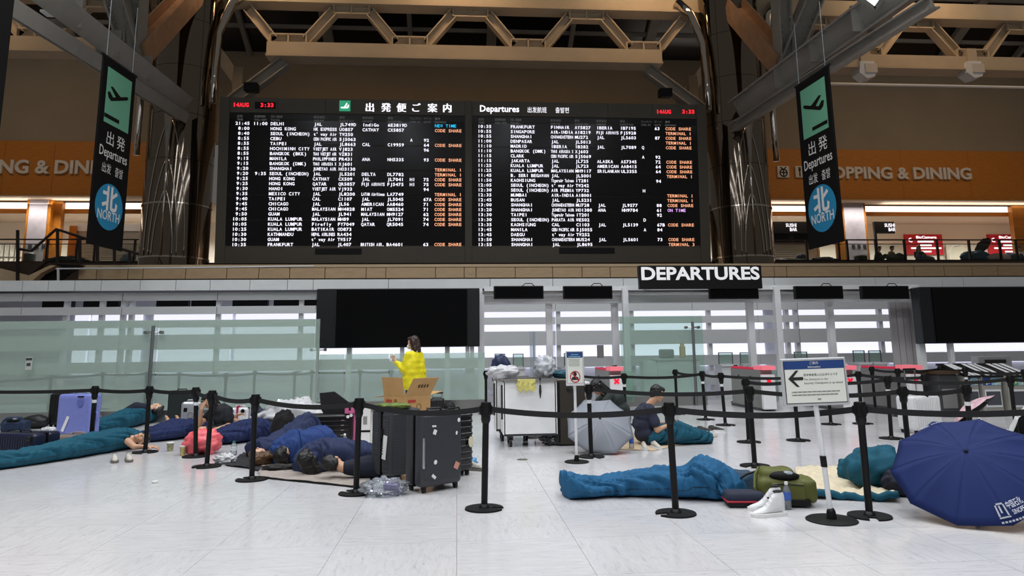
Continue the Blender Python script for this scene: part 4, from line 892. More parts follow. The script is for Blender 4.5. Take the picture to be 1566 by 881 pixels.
b = MB(); lettering(b, 'ご案内', 0, bh/2-.052, h=.022, anchor='c', capz=.83, bold=0); lettering(b, 'Information', 0, bh/2-.082, h=.017, anchor='c', bold=.01); b.build('header_text', M_PAPER, bo, (0, -.0225, 0))
b = MB(); b.prism([(-.235, .03), (-.165, .098), (-.14, .098), (-.19, .043), (-.105, .043), (-.105, .017), (-.19, .017), (-.14, -.038), (-.165, -.038)], .002); b.build('arrow', M_INK, bo, (0, -.0225, 0))
b = MB(); lettering(b, '保安検査場入口はあちらです', -.10, .05, w=.30, h=.020, capz=.83); lettering(b, 'The Entrance to the', -.10, .014, w=.21, h=.018); lettering(b, 'Security Checkpoint is up ahead', -.10, -.018, w=.335, h=.018); b.build('main_text', M_INK, bo, (0, -.0215, 0))
b = MB()
for z, w_ in ((-.082, .42), (-.107, .40)):
    for i in range(30): b.box((-.21+w_*i/30, 0, z), (.008+.004*(i*7 % 3), .001, .010))
b.box((.02, 0, -.145), (.03, .001, .012)); b.build('small_print', M_GINK, bo, (0, -.0215, 0))['kind'] = 'stuff'
g = G(882, 707); t = thing('no_photo_sign', 'upright no-photography sign on a thin pole in front of the grey umbrella', 'sign', g, 0)
MB().lathe([(.155, 0), (.155, .01), (.145, .016)], 36).build('base', M_BLACKM, t, smooth=40); MB().lathe([(.036, .014), (.028, .07), (.022, .09)], 16).build('collar', M_BLACK, t, smooth=40)
MB().lathe([(.018, .06), (.018, .96)], 12).build('pole', M_WHITE, t, smooth=40)
bw, bh = .235, .445; bo = MB().rbox((0, 0, 0), (bw, .025, bh), .006).build('board', M_WHITE, t, (0, -.03, 1.18))
MB().bb(-bw/2+.012, bw/2-.012, -.016, -.0125, -bh/2+.03, bh/2-.012).build('dark_edge', M_GINK, bo); MB().bb(-bw/2+.016, bw/2-.016, -.018, -.015, -bh/2+.034, bh/2-.086).build('sheet', M_PAPER, bo); MB().bb(-bw/2+.016, bw/2-.016, -.0185, -.015, bh/2-.088, bh/2-.016).build('header', M_NAVY, bo)
b = MB()
for z, w_ in ((.175, .10), (.15, .16)): b.box((0, 0, z), (w_, .001, .008))
b.build('header_text', M_KS, bo, (0, -.0195, 0)); b = MB()
for i in range(6): b.box((-.01, 0, .115-i*.017), (.155-.02*(i % 2), .001, .006))
b.build('small_print', M_GINK, bo, (0, -.0185, 0))['kind'] = 'stuff'
b = MB(); b.ell((0, 0, -.075), (.022, .001, .028), 12, 6); b.prism([(-.05, -.15), (.05, -.15), (.04, -.115), (0, -.10), (-.04, -.115)], .001); b.box((-.02, 0, -.055), (.05, .001, .014)); b.build('person_symbol', M_INK, bo, (0, -.019, 0))
b = MB(); n = 36; R0, R1 = .068, .056
vs = [(r*cos(2*pi*i/n), 0, -.11+r*1.12*sin(2*pi*i/n)) for r in (R0, R1) for i in range(n)]; b.add(vs, [(i, (i+1) % n, n+(i+1) % n, n+i) for i in range(n)])
b.box((0, 0, 0), (.125, .001, .012), Matrix.Translation((0, 0, -.11)) @ Matrix.Rotation(radians(47), 4, 'Y')); b.build('prohibition_ring', mat('ring_red', '#c01830', .5), bo, (0, -.0205, 0))
# ---------------------------------------------------------------- luggage
M_WHEEL = mat('wheel_black', '#101011', .5); M_STK = mat('sticker_white', '#e9e9e6', .5); M_CHR = mat('handle_chrome', '#c9cacb', .2, 1)
def suitcase(lab, loc, rot, w, d, h, col, ribs='v', nr=9, rough=.42, metal=0, tele=0, wheels=True, name='suitcase', mname=None, panel=False, cat='suitcase'):
    """w along x, d along y (front at -y), h along z; origin at floor centre"""
    m = mat(mname or 'shell_'+col.strip('#'), col, rough, metal, var=.04, vscale=14); mt = mat('trim_'+col.strip('#'), col, .7)
    t = thing(name, lab, cat, loc, rot); z0 = .055 if wheels else .005; H_ = h-z0
    for s, nm_ in ((-1, 'front_shell'), (1, 'rear_shell')):
        q = MB(); q.rbox((0, s*(d/4+.003), z0+H_/2), (w, d/2-.006, H_), min(.05, d*.22), 4); sh = q.build(nm_, m, t, smooth=35)
        if ribs == 'v':
            for i in range(nr): x = -w*.40+w*.80*i/(nr-1); MB().rbox((x, s*(d/2), z0+H_/2), (w*.045, .012, H_*.82), .005, 1).build('rib', m, sh)
        elif ribs == 'h':
            for i in range(nr): z = z0+H_*(.09+.82*i/(nr-1)); MB().rbox((0, s*(d/2), z), (w*.84, .012, H_*.045), .005, 1).build('rib', m, sh)
            for sx in (-1, 1):
                for i in range(nr): z = z0+H_*(.09+.82*i/(nr-1)); MB().rbox((sx*w/2, s*d/4, z), (.01, d*.3, H_*.04), .004, 1).build('rib', m, sh)
        elif ribs == 'box': MB().rbox((0, s*(d/2), z0+H_/2), (w*.84, .01, H_*.84), .005, 1).build('raised_panel', m, sh)
        elif ribs == 'plate': MB().rbox((0, s*(d/2-.004), z0+H_*.53), (w*.90, .026, H_*.84), .012, 2).build('raised_panel', m, sh)
    MB().rbox((0, 0, z0+H_/2), (w*1.004, .012, H_*1.002), .02, 2).build('zip_seam', M_BLACKM, t)
    MB().tube([(-.09, 0, h), (-.08, 0, h+.025), (.08, 0, h+.025), (.09, 0, h)], .011, 8).build('top_handle', mt, t, smooth='full')
    MB().tube([(w/2, 0, h*.4), (w/2+.025, 0, h*.42), (w/2+.025, 0, h*.58), (w/2, 0, h*.6)], .011, 8).build('side_handle', mt, t, smooth='full')
    if wheels:
        for sx in (-1, 1):
            for sy in (-1, 1):
                x, y = sx*(w/2-.06), sy*(d/2-.05); wh = MB().tube([(x-.014, y, .027), (x+.014, y, .027)], .027, 14).build('wheel', M_WHEEL, t, smooth=40)
                MB().rbox((x, y+.004, .055), (.05, .05, .05), .01, 1).build('wheel_housing', M_BLACK, wh)
    if tele:
        b = MB()
        for s in (-1, 1): b.tube([(s*.11, d*.3, h-.02), (s*.11, d*.3, h+tele)], .010, 8)
        hh = b.build('telescopic_handle', M_CHR, t, smooth=40); MB().rbox((0, d*.3, h+tele), (.27, .03, .035), .012).build('grip', M_BLACK if tele < .5 else M_WHITE, hh)
    return t
def sticker(t, x, y, z, w_, h_, m, rot=0, disc=False, name='sticker'):
    b = MB(); M_ = Matrix.Translation((x, y, z)) @ Matrix.Rotation(rot, 4, 'Y')
    if disc: b.prism([(w_/2*cos(2*pi*i/18), h_/2*sin(2*pi*i/18)) for i in range(18)], .002, M_)
    else: b.box((0, 0, 0), (w_, .002, h_), M_)
    return b.build(name, m, t)
def Gm(px, py, dy): return G(px, py)+Vector((0, dy, 0))
# the two big dark cases at the centre
g = G(655, 757); t = suitcase('tall charcoal suitcase with flat front panel and small stickers', g+Vector((.04, .30, 0)), radians(37), .52, .33, .80, '#34353a', 'plate', rough=.45)
for x, z, a, b_, m, r, dsc in ((-.12, .66, .05, .018, M_STK, .05, 0), (-.11, .60, .04, .05, M_STK, .4, 0), (.20, .70, .035, .045, M_STK, 0, 1), (.17, .57, .025, .04, M_STK, .2, 1), (-.10, .30, .04, .045, M_STK, .3, 1), (-.12, .16, .055, .03, M_STK, .7, 0), (.17, .24, .06, .07, mat('sticker_red', '#c98d7c', .5), .5, 0)): sticker(t, x, -.180, z, a, b_, m, r, dsc)
MB().bb(-.25, -.235, -.185, -.165, .25, .55).build('side_hinge', M_CHR, t)
g = G(704, 738); t = suitcase('narrow black glossy suitcase standing behind the stickered charcoal one', g+Vector((-.08, .40, 0)), radians(37), .44, .20, .74, '#121216', 'h', 9, .2)
sticker(t, .16, -.128, .38, .07, .12, mat('sticker_cream', '#d8d2b4', .5), 0, True)
g = G(592, 741); t = suitcase('charcoal horizontally ribbed suitcase with a white luggage tag', g+Vector((.06, .36, 0)), radians(42), .44, .38, .78, '#35383c', 'h', 22, .5)
tg = MB().box((-.232, -.05, .38), (.003, .07, .26), Matrix.Rotation(.12, 4, 'X')).build('luggage_tag', M_STK, t)
for i in range(5): MB().box((-.235, -.05, .30+i*.03), (.002, .04, .012)).build('tag_print', M_INK, tg)
MB().rbox((-.236, -.05, .52), (.012, .025, .11), .005).build('strap_loop', M_BLACK, t)
# flat black trunk with things on it
g = G(500, 678); t = suitcase('black trunk-like suitcase lying on its long edge behind the sleepers', g+Vector((0, .18, 0)), radians(4), .74, .34, .44, '#0f0f11', 'h', 6, .3, wheels=False)
for i in range(4): sticker(t, .22, -.186, .12+.075*i, .05, .016, M_CHR, 0, name='latch')
for s in (0, 1): sticker(t, .30+s*.05, -.19, .40+s*.02, .05, .05, M_STK, 0, True, 'round_cap')
p = G(517, 640); b = MB(); b.prism([(-.25, .30), (-.02, .32), (.28, .10), (.30, -.02), (-.18, -.02), (-.22, .05)], .05)
o = b.build('document_bag', mat('black_nylon', '#141416', .55, var=.1), loc=tuple(t.location+Vector((.08, -.02, .465)))); tag(o, 'black triangular nylon bag propped on the black trunk', 'bag')
M_PINK = mat('hot_pink', '#d2689a', .5)
for (px, py, w_, h_, lab) in ((532, 641, .14, .15, 'small pink box on the right end of the black trunk'), (540.5, 668, .085, .46, 'tall pink plastic case end right of the black trunk')):
    q = thing('pink_case', lab, 'case', (t.location+Vector((.33, -.1, .445)) if py < 650 else G(543, 676)+Vector((.0, .1, 0))))
    MB().rbox((0, 0, h_/2), (w_, .14, h_), .012).build('shell', M_PINK, q)
    for z in ((.5,) if py < 650 else (.2, .8)): MB().box((.01, -.071, h_*z), (.03, .006, .05)).build('catch', M_BLACK, q)
q = thing('white_package', 'white packed board leaning between the pink case and ribbed suitcase', 'package', G(556, 684)+Vector((0, .15, 0))); MB().rbox((0, 0, .29), (.16, .06, .58), .01).build('wrap', M_STK, q); MB().box((0, -.032, .22), (.162, .004, .03)).build('band', M_BLACK, q); MB().box((0, -.032, .38), (.06, .004, .12)).build('print', M_GINK, q)
# left cluster
t = suitcase('lavender hard-shell suitcase standing at the left', G(106, 674)+Vector((.05, .14, 0)), radians(-9), .60, .30, .76, '#7b86cc', 'box', rough=.4)
b = MB(); b.prism([(-.05, .06), (.05, .06), (.05, -.02), (0, -.065), (-.05, -.02)], .004); b.build('shield_emblem', mat('lavender_dark', '#626cb4', .4), t, (.12, -.168, .60)); MB().rbox((.12, -.163, .72), (.11, .02, .022), .006).build('handle_slot', M_BLACK, t)
MB().box((-.2, -.17, .22), (.05, .003, .26), Matrix.Rotation(.35, 4, 'Y')).build('luggage_tag', M_STK, t)
suitcase('black suitcase peeking out behind the lavender one', G(76, 655)+Vector((.12, .14, 0)), radians(-6), .40, .24, .66, '#0e0e10', 'v', 6)
t = suitcase('navy ribbed suitcase lying on its side at the left edge', G(12, 706)+Vector((.05, .26, 0)), radians(-16), .76, .46, .36, '#141a33', 'v', 16, .35, wheels=False)
for x in (.31,):
    for z in (.07, .30): MB().tube([(x-.02, -.24, z), (x+.04, -.24, z)], .035, 14).build('wheel', M_WHEEL, t, smooth=40)
t = suitcase('champagne suitcase lying flat in front of the lavender one', G(104, 684)+Vector((.0, .28, 0)), radians(-8), .56, .46, .17, '#9c8d7e', 'v', 5, .3, .4, wheels=False); MB().tube([(.3, -.2, .06), (.3, -.14, .06)], .045, 14).build('wheel', M_WHEEL, t, smooth=40)
t = suitcase('dark green soft suitcase standing by the glass fence', G(269, 655)+Vector((0, .2, 0)), radians(3), .44, .30, .70, '#141f1f', 'box', rough=.7, mname='green_soft')
t = suitcase('silver suitcase with black and red letter stickers', G(287, 664)+Vector((0, .15, 0)), radians(8), .34, .24, .56, '#b9bbc0', None, rough=.3, metal=.4)
for x, z, m in ((-.09, .42, M_BLACK), (.10, .43, M_BLACK), (-.10, .20, M_BLACK), (.0, .21, mat('sticker_crimson', '#c0223a', .5)), (.11, .20, M_BLACK)): sticker(t, x, -.125, z, .06, .07, m, .1)
b = MB(); b.tube([(.05*cos(a), -.125, .33+.05*sin(a)) for a in [2*pi*i/14 for i in range(15)]], .006, 6); b.build('round_sticker', M_GINK, t)
t = suitcase('white suitcase with a crimson strap behind the seated woman', G(362, 660)+Vector((0, .15, 0)), radians(2), .34, .24, .42, '#d6d7da', 'v', 6)
MB().rbox((-.02, 0, .24), (.035, .262, .43), .004, 1).build('luggage_strap', mat('crimson', '#b01248', .5), t)
for x, m in ((-.12, mat('blue_cap', '#1d4d86', .4)), (.08, M_BLACK)): sticker(t, x, -.14, .36, .075, .075, m, 0, True, 'round_cap')
t = suitcase('black hand case lying under the white strapped suitcase', G(374, 668)+Vector((0, .08, 0)), 0, .36, .2, .13, '#101012', None, wheels=False)
suitcase('white grooved suitcase with raised chrome handle right of the sign', G(1421, 664)+Vector((.0, .2, 0)), radians(14), .60, .36, .60, '#d9dadb', 'v', 11, .4, tele=.42)
t = suitcase('small black cabin case with raised handle beside the cardboard box', G(668, 634)+Vector((0, .15, 0)), 0, .32, .22, .34, '#17171a', 'v', 5, tele=.12)
# ---------------------------------------------------------------- soft bags and crumpled things
def crumple(name, lab, cat, loc, size, m, amp=.25, sc=5, seed=0, nu=44, nv=28, flat=True, rot=0, group=None):
    b = MB(); b.ell((0, 0, 0), (1, 1, 1), nu, nv); out = []
    for p in b.v:
        v = Vector(p); q = v*sc*.5+Vector((seed*3.1, seed*1.7, seed)); n = noise.noise(q)+.36*(1-2*abs(noise.noise(q*2.3)))-.28*max(0, 1-4*abs(noise.noise(q*1.7+Vector((5, 2, 1)))))-.16*max(0, 1-3*abs(noise.noise(q*3.6)))
        v = v*(1+amp*n); z = v.z
        out.append((v.x*size[0], v.y*size[1], (max(z, -.92)+.92)/1.92*size[2] if flat else z*size[2]))
    b.v = out; return tag(b.build(name, m, None, loc, rot, smooth='full'), lab, cat, group)
M_PLB = glass('plastic_white', '#e4e6ea', .25, .75, '#e2e3e6', .15); M_PLC = glass('plastic_clear', '#e9eef2', .3, .22, '#dfe4ea', .08)
M_NYL = mat('navy_nylon', '#1b2a4d', .6, var=.15, vscale=10); M_BKN = mat('black_nylon', '#141416', .55, var=.1)
crumple('plastic_bag', 'coral pink plastic bag standing on the floor', 'bag', G(302, 697)+Vector((0, .18, 0)), (.25, .2, .34), mat('coral_plastic', '#ef6a72', .3, var=.06), .3, 5, 3)
crumple('plastic_bag', 'crumpled white plastic bag by the water bottle', 'bag', G(340, 711)+Vector((0, .1, 0)), (.13, .1, .12), M_PLB, .4, 7, 5)
crumple('plastic_sheet', 'large heap of white plastic sheeting behind the sleepers', 'plastic sheet', G(440, 672)+Vector((0, .45, 0)), (.56, .28, .60), M_PLB, .35, 6, 8)
crumple('plastic_bag', 'clear plastic bag holding a purple packet beside the ribbed suitcase', 'bag', G(584, 762)+Vector((.0, .14, 0)), (.22, .13, .16), M_PLC, .4, 7, 9)
o = MB().rbox((0, 0, 0), (.17, .07, .09), .03, 2).build('snack_packet', mat('packet_purple', '#54479a', .35, var=.4, vscale=30), None, tuple(G(594, 758)+Vector((.02, .12, .07))), (0, .1, .2)); tag(o, 'purple snack packet inside the clear plastic bag', 'packet')
crumple('plastic_bag', 'clear plastic bag of rubbish on the floor by the grey umbrella', 'bag', G(850, 681)+Vector((0, .12, 0)), (.21, .14, .16), M_PLC, .35, 8, 12); crumple('plastic_wrap', 'sheaf of clear plastic wrap standing behind the grey umbrella', 'plastic wrap', G(868, 672)+Vector((0, .2, 0)), (.13, .1, .42), M_PLC, .3, 6, 13)
crumple('white_bag', 'small white carrier bag beside the lavender suitcase', 'bag', G(68, 665)+Vector((0, .12, 0)), (.16, .12, .12), M_PLB, .35, 6, 15); crumple('white_bag', 'tuft of white plastic beside the cardboard box', 'bag', G(655, 632)+Vector((.0, .1, 0)), (.13, .1, .26), M_PLB, .3, 6, 16)
crumple('duffel_bag', 'black duffel bag against the steel fence base at left', 'bag', G(45, 657)+Vector((0, .2, 0)), (.26, .16, .26), M_BKN, .15, 4, 17); crumple('duffel_bag', 'black bag against the fence base behind the teal sleeper', 'bag', G(208, 644)+Vector((-.05, .2, 0)), (.36, .16, .22), M_BKN, .15, 4, 18)
crumple('cloth_bundle', 'dark grey clothes bundle in front of the champagne suitcase', 'clothes', G(82, 692)+Vector((0, .12, 0)), (.27, .12, .16), mat('dark_cloth', '#232628', .8), .22, 5, 19); crumple('cloth_bundle', 'teal cloth bundle left of the champagne suitcase', 'clothes', G(75, 672)+Vector((0, .12, 0)), (.25, .14, .09), mat('teal_cloth', '#144a5c', .6), .25, 5, 20)
crumple('camera_bag', 'black camera bag on the floor right of the cabin case', 'bag', G(687, 632)+Vector((0, .12, 0)), (.14, .1, .26), M_BKN, .12, 4, 21)
crumple('patterned_bag', 'navy patterned bag right of the white strapped suitcase', 'bag', G(386, 657)+Vector((0, .2, 0)), (.17, .12, .42), mat('navy_pattern', '#1c2140', .6, var=.9, vscale=30), .12, 4, 22)
crumple('toiletry_bag', 'black and white toiletry bag right of the lavender suitcase', 'bag', G(155, 655)+Vector((0, .12, 0)), (.13, .1, .24), mat('mixed_pattern', '#3a3b40', .6, var=1, vscale=25), .25, 5, 23)
crumple('jacket', 'black jacket dome draped beside the white plastic heap', 'jacket', G(430, 679)+Vector((0, .10, 0)), (.18, .13, .52), mat('black_fleece', '#0d0d0f', .9), .22, 4, 24)
crumple('plush_bag', 'black and white plush bag leaning on the white plastic heap', 'bag', G(408, 668)+Vector((0, .2, 0)), (.16, .13, .42), mat('plush_black', '#131314', .95), .12, 4, 25); crumple('cloth_bundle', 'white cloth bundle under the plush bag', 'clothes', G(402, 672)+Vector((-.02, .06, 0)), (.17, .1, .17), mat('white_cotton', '#cfd3d8', .8), .25, 6, 26)
crumple('cloth_bundle', 'black knit heap in front of the brown-haired sleeper', 'clothes', G(425, 722)+Vector((0, .08, 0)), (.2, .08, .08), mat('dark_cloth2', '#2b2927', .9), .3, 6, 27)
crumple('pouch', 'blue wipes packet on the floor right of the suitcases', 'packet', G(720, 714)+Vector((0, .06, 0)), (.08, .06, .11), mat('packet_blue', '#5f9fd0', .35, var=.3, vscale=20), .2, 5, 28)
crumple('trolley_rubbish', 'white crumpled paper heap on the trolley', 'rubbish', Vector((.72, 11.05, .985)), (.24, .18, .2), M_PLB, .3, 5, 29); crumple('trolley_bag', 'grey plastic sack with teal cloth on the trolley end', 'bag', Vector((1.35, 11.05, .985)), (.16, .16, .34), mat('sack_grey', '#b6bac0', .35), .35, 6, 30)
crumple('teal_cloth', 'teal cloth lump on the brown case beside the trolley', 'clothes', Vector((1.68, 11.0, .985)), (.22, .14, .12), mat('teal_cloth'), .3, 6, 31); crumple('dark_jacket', 'navy jacket hanging behind the trolley', 'jacket', Vector((.75, 12.25, .85)), (.17, .1, .5), M_NYL, .2, 5, 32)
crumple('travel_pillow', 'green and black neck pillow on the ribbed suitcase', 'pillow', Vector(G(592, 741)+Vector((.02, .28, .775))), (.2, .13, .07), mat('pillow_green', '#5c6b2e', .8, var=.8, vscale=14), .2, 4, 33)
# backpacks
def backpack(lab, loc, rot, s, col, dark):
    m = mat('pack_'+col.strip('#'), col, .65, var=.1, vscale=12, bump=.15, bscale=60); t = thing('backpack', lab, 'backpack', loc, rot); b = MB()
    b.rbox((0, 0, .13*s), (.50*s, .30*s, .25*s), .07*s, 4); b.rbox((-.05*s, .02*s, .24*s), (.32*s, .24*s, .18*s), .06*s, 4); body = remesh(b, 'body', m, .012*s, t, 6, disp=.012, dscale=9)
    q = MB(); q.rbox((.20*s, -.02*s, .14*s), (.16*s, .27*s, .21*s), .04*s, 3); remesh(q, 'side_pocket', m, .012*s, t, 4, disp=.008, dscale=11)
    q = MB(); q.rbox((.02*s, -.145*s, .14*s), (.30*s, .05*s, .15*s), .02*s, 2); pk = q.build('front_pocket', m, t, smooth=35)
    MB().tube([(-.12*s, -.165*s, .20*s), (0, -.175*s, .215*s), (.15*s, -.172*s, .2*s)], .006*s, 6).build('zip', mat(dark+'d', '#15170f', .6), pk)
    MB().ell((.0*s, -.095*s, .268*s), (.14*s, .055*s, .045*s), 16, 8).build('open_mouth', M_BLACKM, t, smooth='full')
    MB().ell((.03*s, -.105*s, .288*s), (.06*s, .035*s, .028*s), 12, 8).build('clothing', mat('pack_inner', '#8d949c', .6, var=.5, vscale=40), t, smooth='full')
    MB().rbox((.08*s, -.155*s, .045*s), (.26*s, .04*s, .06*s), .015*s).build('wheel_guard', M_BLACK, t)
    for sx in (-.25, -.21): MB().tube([(sx*s, -.12*s, .06*s), (sx*s-.02*s, -.10*s, .16*s), (sx*s, -.02*s, .26*s), (sx*s+.05*s, .05*s, .32*s)], .014*s, 6).build('strap', m, t)
    MB().tube([(-.2*s, .1*s, .28*s), (-.30*s, .14*s, .24*s), (-.36*s, .15*s, .2*s)], .012*s, 6).build('carry_handle', M_BLACK, t)
    return t
backpack('olive green backpack lying open next to the white sneaker', G(1212, 777)+Vector((.0, .17, 0)), radians(-14), .98, '#565a1f', 'olive')
backpack('navy backpack with key charms at the left edge', G(14, 664)+Vector((-.05, .25, 0)), 0, .85, '#122744', 'navy')
# ---------------------------------------------------------------- shoes, bottles, cups
def shoe(lab, loc, rot, upper, sole, high=.0, L_=.285, group=None, accent=None):
    t = thing('shoe', lab, 'shoe', loc, rot, group)   # toe towards +x
    st = [(0, .030, .095+high), (.05, .037, .10+high), (.10, .038, .098+high*.85), (.15, .040, .082+high*.18), (.20, .045, .064), (.245, .040, .052), (.275, .024, .042), (.285, .008, .034)]
    b = MB(); n = 14; vs = []; k = L_/.285
    for x, hw, h_ in st:
        for i in range(n): a = 2*pi*i/n; c, s_ = cos(a), sin(a); vs.append((x*k, hw*k*(abs(c)**.7)*(1 if c > 0 else -1)*(1 if s_ < 0 else .8), .022+(h_-.022)*(s_*.5+.5)**.75))
    fs = [tuple(range(n-1, -1, -1)), tuple(range(len(vs)-n, len(vs)))]
    for j in range(len(st)-1):
        for i in range(n): a = j*n+i; c = j*n+(i+1) % n; fs.append((a, c, c+n, a+n))
    b.add(vs, fs); up = b.build('upper', upper, t, smooth='full'); md = up.modifiers.new('s', 'SUBSURF'); md.levels = md.render_levels = 1
    q = MB(); out = [(-.004, .032), (.06, .040), (.14, .043), (.21, .049), (.26, .042), (.292, .012)]; pl = [(x*k, y*k) for x, y in out]+[(x*k, -y*k) for x, y in out[::-1]]
    N = len(pl); q.add([(x, y, .0) for x, y in pl]+[(x*1.01, y*1.04, .03) for x, y in pl], [tuple(range(N-1, -1, -1)), tuple(range(N, 2*N))]+[(i, (i+1) % N, (i+1) % N+N, i+N) for i in range(N)]); q.build('sole', sole, t)
    MB().ell((.055*k, 0, .094+high*.97), (.044*k, .024*k, .012), 12, 6).build('opening', mat('shoe_inner', '#2a2a2c', .9), t, smooth='full'); q = MB()
    for i in range(4): x = .115+.025*i; z = .094+high*.55-(.016+high*.13)*i; q.tube([(x*k, -.026*k, z-.008), (x*k, 0, z+.006), (x*k, .026*k, z-.008)], .003, 5)
    q.build('laces', mat('lace_'+upper.name, '#c9c9c6', .7), t); MB().ell((.094*k, 0, .082+high*.62), (.014*k, .026*k, .024+high*.08), 10, 8).build('tongue', upper, t, smooth='full')
    if accent:
        for i in range(2): q = MB(); q.prism([(.03+.035*i, .05), (.09+.03*i, .115+high*.3), (.11+.03*i, .115+high*.3), (.05+.035*i, .05)], .003); q.build('side_stripe', accent, t, (0, -.046, 0))
    return t
M_SW = mat('shoe_white', '#dedfe0', .5, var=.05); M_SOLE = mat('sole_white', '#e3e3e2', .5); M_SG = mat('shoe_grey', '#b9b5ac', .6, var=.25, vscale=20); M_SD = mat('shoe_dark', '#3a3836', .7, var=.3, vscale=40); M_SOLD = mat('sole_tan', '#6b655c', .6)
shoe('white high-top sneaker in front of the olive backpack', G(1207, 791)+Vector((-.0, .07, 0)), radians(187), M_SW, M_SOLE, .11, .31, accent=mat('shoe_navy', '#1b2530', .5)); shoe('second white high-top sneaker half hidden by the first', G(1205, 785)+Vector((.02, .14, 0)), radians(180), M_SW, M_SOLE, .11, .31)
shoe('left grey-white running shoe in front of the seated man', G(990, 689)+Vector((0, .24, 0)), radians(-97), M_SG, M_SOLE); shoe('right grey-white running shoe in front of the seated man', G(1004, 688)+Vector((0, .24, 0)), radians(-80), M_SG, M_SOLE)
shoe('left dark grey sneaker behind the seated man\'s feet', G(1067, 662)+Vector((0, .06, 0)), radians(-8), M_SD, M_SOLE); shoe('right dark grey sneaker behind the seated man\'s feet', G(1086, 661)+Vector((.0, .1, 0)), radians(-14), M_SD, M_SOLE)
shoe('left beige sneaker on the floor beside the front teal sleeping bag', G(166, 708)+Vector((-.02, .2, 0)), radians(-64), M_SG, M_SOLD); shoe('right beige sneaker on the floor beside the front teal sleeping bag', G(184, 707)+Vector((-.0, .2, 0)), radians(-60), M_SG, M_SOLD)
shoe('left white sneaker between the two teal sleeping bags', G(177, 670)+Vector((0, .15, 0)), radians(-50), M_SW, M_SOLE); shoe('right white sneaker between the two teal sleeping bags', G(190, 669)+Vector((0, .15, 0)), radians(-46), M_SW, M_SOLE)
shoe('worn tan shoe beside the blue wipes packet', G(712, 721)+Vector((-.0, .1, 0)), radians(-25), M_SG, M_SOLD)
def bottle(lab, loc, h=.22, r=.033, lcol='#3f63b8', ccol='#e8e8ea'):
    t = thing('water_bottle', lab, 'bottle', loc); k = h/.22
    MB().lathe([(r*.85, 0), (r, .008*k), (r, .06*k), (r*.94, .07*k), (r, .08*k), (r, .145*k), (r*.8, .17*k), (r*.42, .192*k), (r*.40, .2*k)], 20).build('body', M_PLC, t, smooth=50)
    MB().lathe([(r*1.02, .075*k), (r*1.02, .14*k)], 20).build('label', mat('blabel'+lcol, lcol, .4, var=.3, vscale=30), t, smooth=50); MB().lathe([(r*.46, .198*k), (r*.46, .22*k), (r*.4, .222*k)], 16).build('cap', mat('bcap'+ccol, ccol, .4), t, smooth=50)
bottle('water bottle with blue label and white cap by the high-top sneaker', G(1205, 779), .235, .034); bottle('water bottle with blue label beside the grey umbrella', G(966, 687), .235, .034); bottle('water bottle with green cap near the white plastic bag', G(357, 696), .19, .045, '#cfd8da', '#1c7a68'); bottle('small water bottle on the floor behind the navy sleepers', G(523.5, 690)+Vector((0, .2, 0)), .22, .036, '#6fa6d8')
bottle('small bottle with blue liquid right of the lavender suitcase', G(153, 652), .2, .035, '#2c57b0')
def cup(lab, loc, h, r, col):
    t = thing('paper_cup', lab, 'cup', loc); MB().lathe([(r*.75, 0), (r, h), (r*.9, h), (r*.68, .01)], 20).build('body', mat('cup_'+col.strip('#'), col, .6, var=.5, vscale=40), t, smooth=50); MB().lathe([(r*1.03, h-.006), (r*1.05, h), (r*1.03, h+.006)], 20).build('rim', M_STK, t, smooth=50)
cup('patterned paper cup near the lying man\'s hand', G(260, 690), .12, .05, '#8c8a6a'); cup('patterned paper cup beside the coral plastic bag', G(279, 697), .13, .045, '#b9aa74'); cup('small white lid lying on the open floor at left', G(237, 739), .018, .03, '#e6e6e6')
o = MB().lathe([(.075, 0), (.07, .004)], 24).build('floor_plug', mat('plug_brown', '#5d5750', .4, .4), None, tuple(G(799, 703))); tag(o, 'round metal floor plug in front of the trolley', 'floor plug')
o = MB().rbox((0, 0, .008), (.075, .15, .012), .004).build('phone', M_BLACK, None, tuple(G(233, 691)), (0, 0, 1.0)); tag(o, 'black phone on the floor by the lying man\'s hand', 'phone')
# ---------------------------------------------------------------- trolley, brown case, cardboard box
M_CART = mat('cart_white', '#ebecec', .45, var=.05, vscale=4)
def cart(lab, x0, x1, y, d, h):
    cx = (x0+x1)/2; W = x1-x0; t = thing('trolley', lab, 'trolley', (cx, y+d/2, 0))
    MB().bb(-W/2, W/2, -d/2, -d/2+.03, .18, h).build('front_panel', M_CART, t); MB().bb(-W/2, W/2, d/2-.03, d/2, .18, h).build('back_panel', M_CART, t)
    for s in (-1, 1): MB().bb(s*W/2-.015 if s > 0 else -W/2-.015, s*W/2+.015 if s > 0 else -W/2+.015, -d/2, d/2, .18, h).build('side_panel', M_CART, t)
    MB().bb(-W/2, W/2, -d/2, d/2, .16, .19).build('floor_panel', M_GDK, t); MB().bb(-W/2+.03, W/2-.03, -d/2+.03, d/2-.03, h-.12, h-.1).build('inner_load', M_GBODY, t)
    b = MB()
    for a, c in (((-1, -1), (1, -1)), ((1, -1), (1, 1)), ((1, 1), (-1, 1)), ((-1, 1), (-1, -1))): b.bar((a[0]*W/2, a[1]*d/2, h+.01), (c[0]*W/2, c[1]*d/2, h+.01), .05)
    b.build('rim', M_GBODY, t); MB().tube([(-W/2-.03, -d/2+.04, .4), (-W/2-.03, -d/2+.04, .9)], .015).build('push_handle', M_GDK, t)
    for sx in (-1, 1):
        for sy in (-1, 1): wq = MB().tube([(sx*(W/2-.1)-.02, sy*(d/2-.08), .065), (sx*(W/2-.1)+.02, sy*(d/2-.08), .065)], .065, 16).build('caster', M_WHEEL, t, smooth=40); MB().box((sx*(W/2-.1), sy*(d/2-.08), .13), (.07, .05, .07)).build('fork', M_GDK, wq)
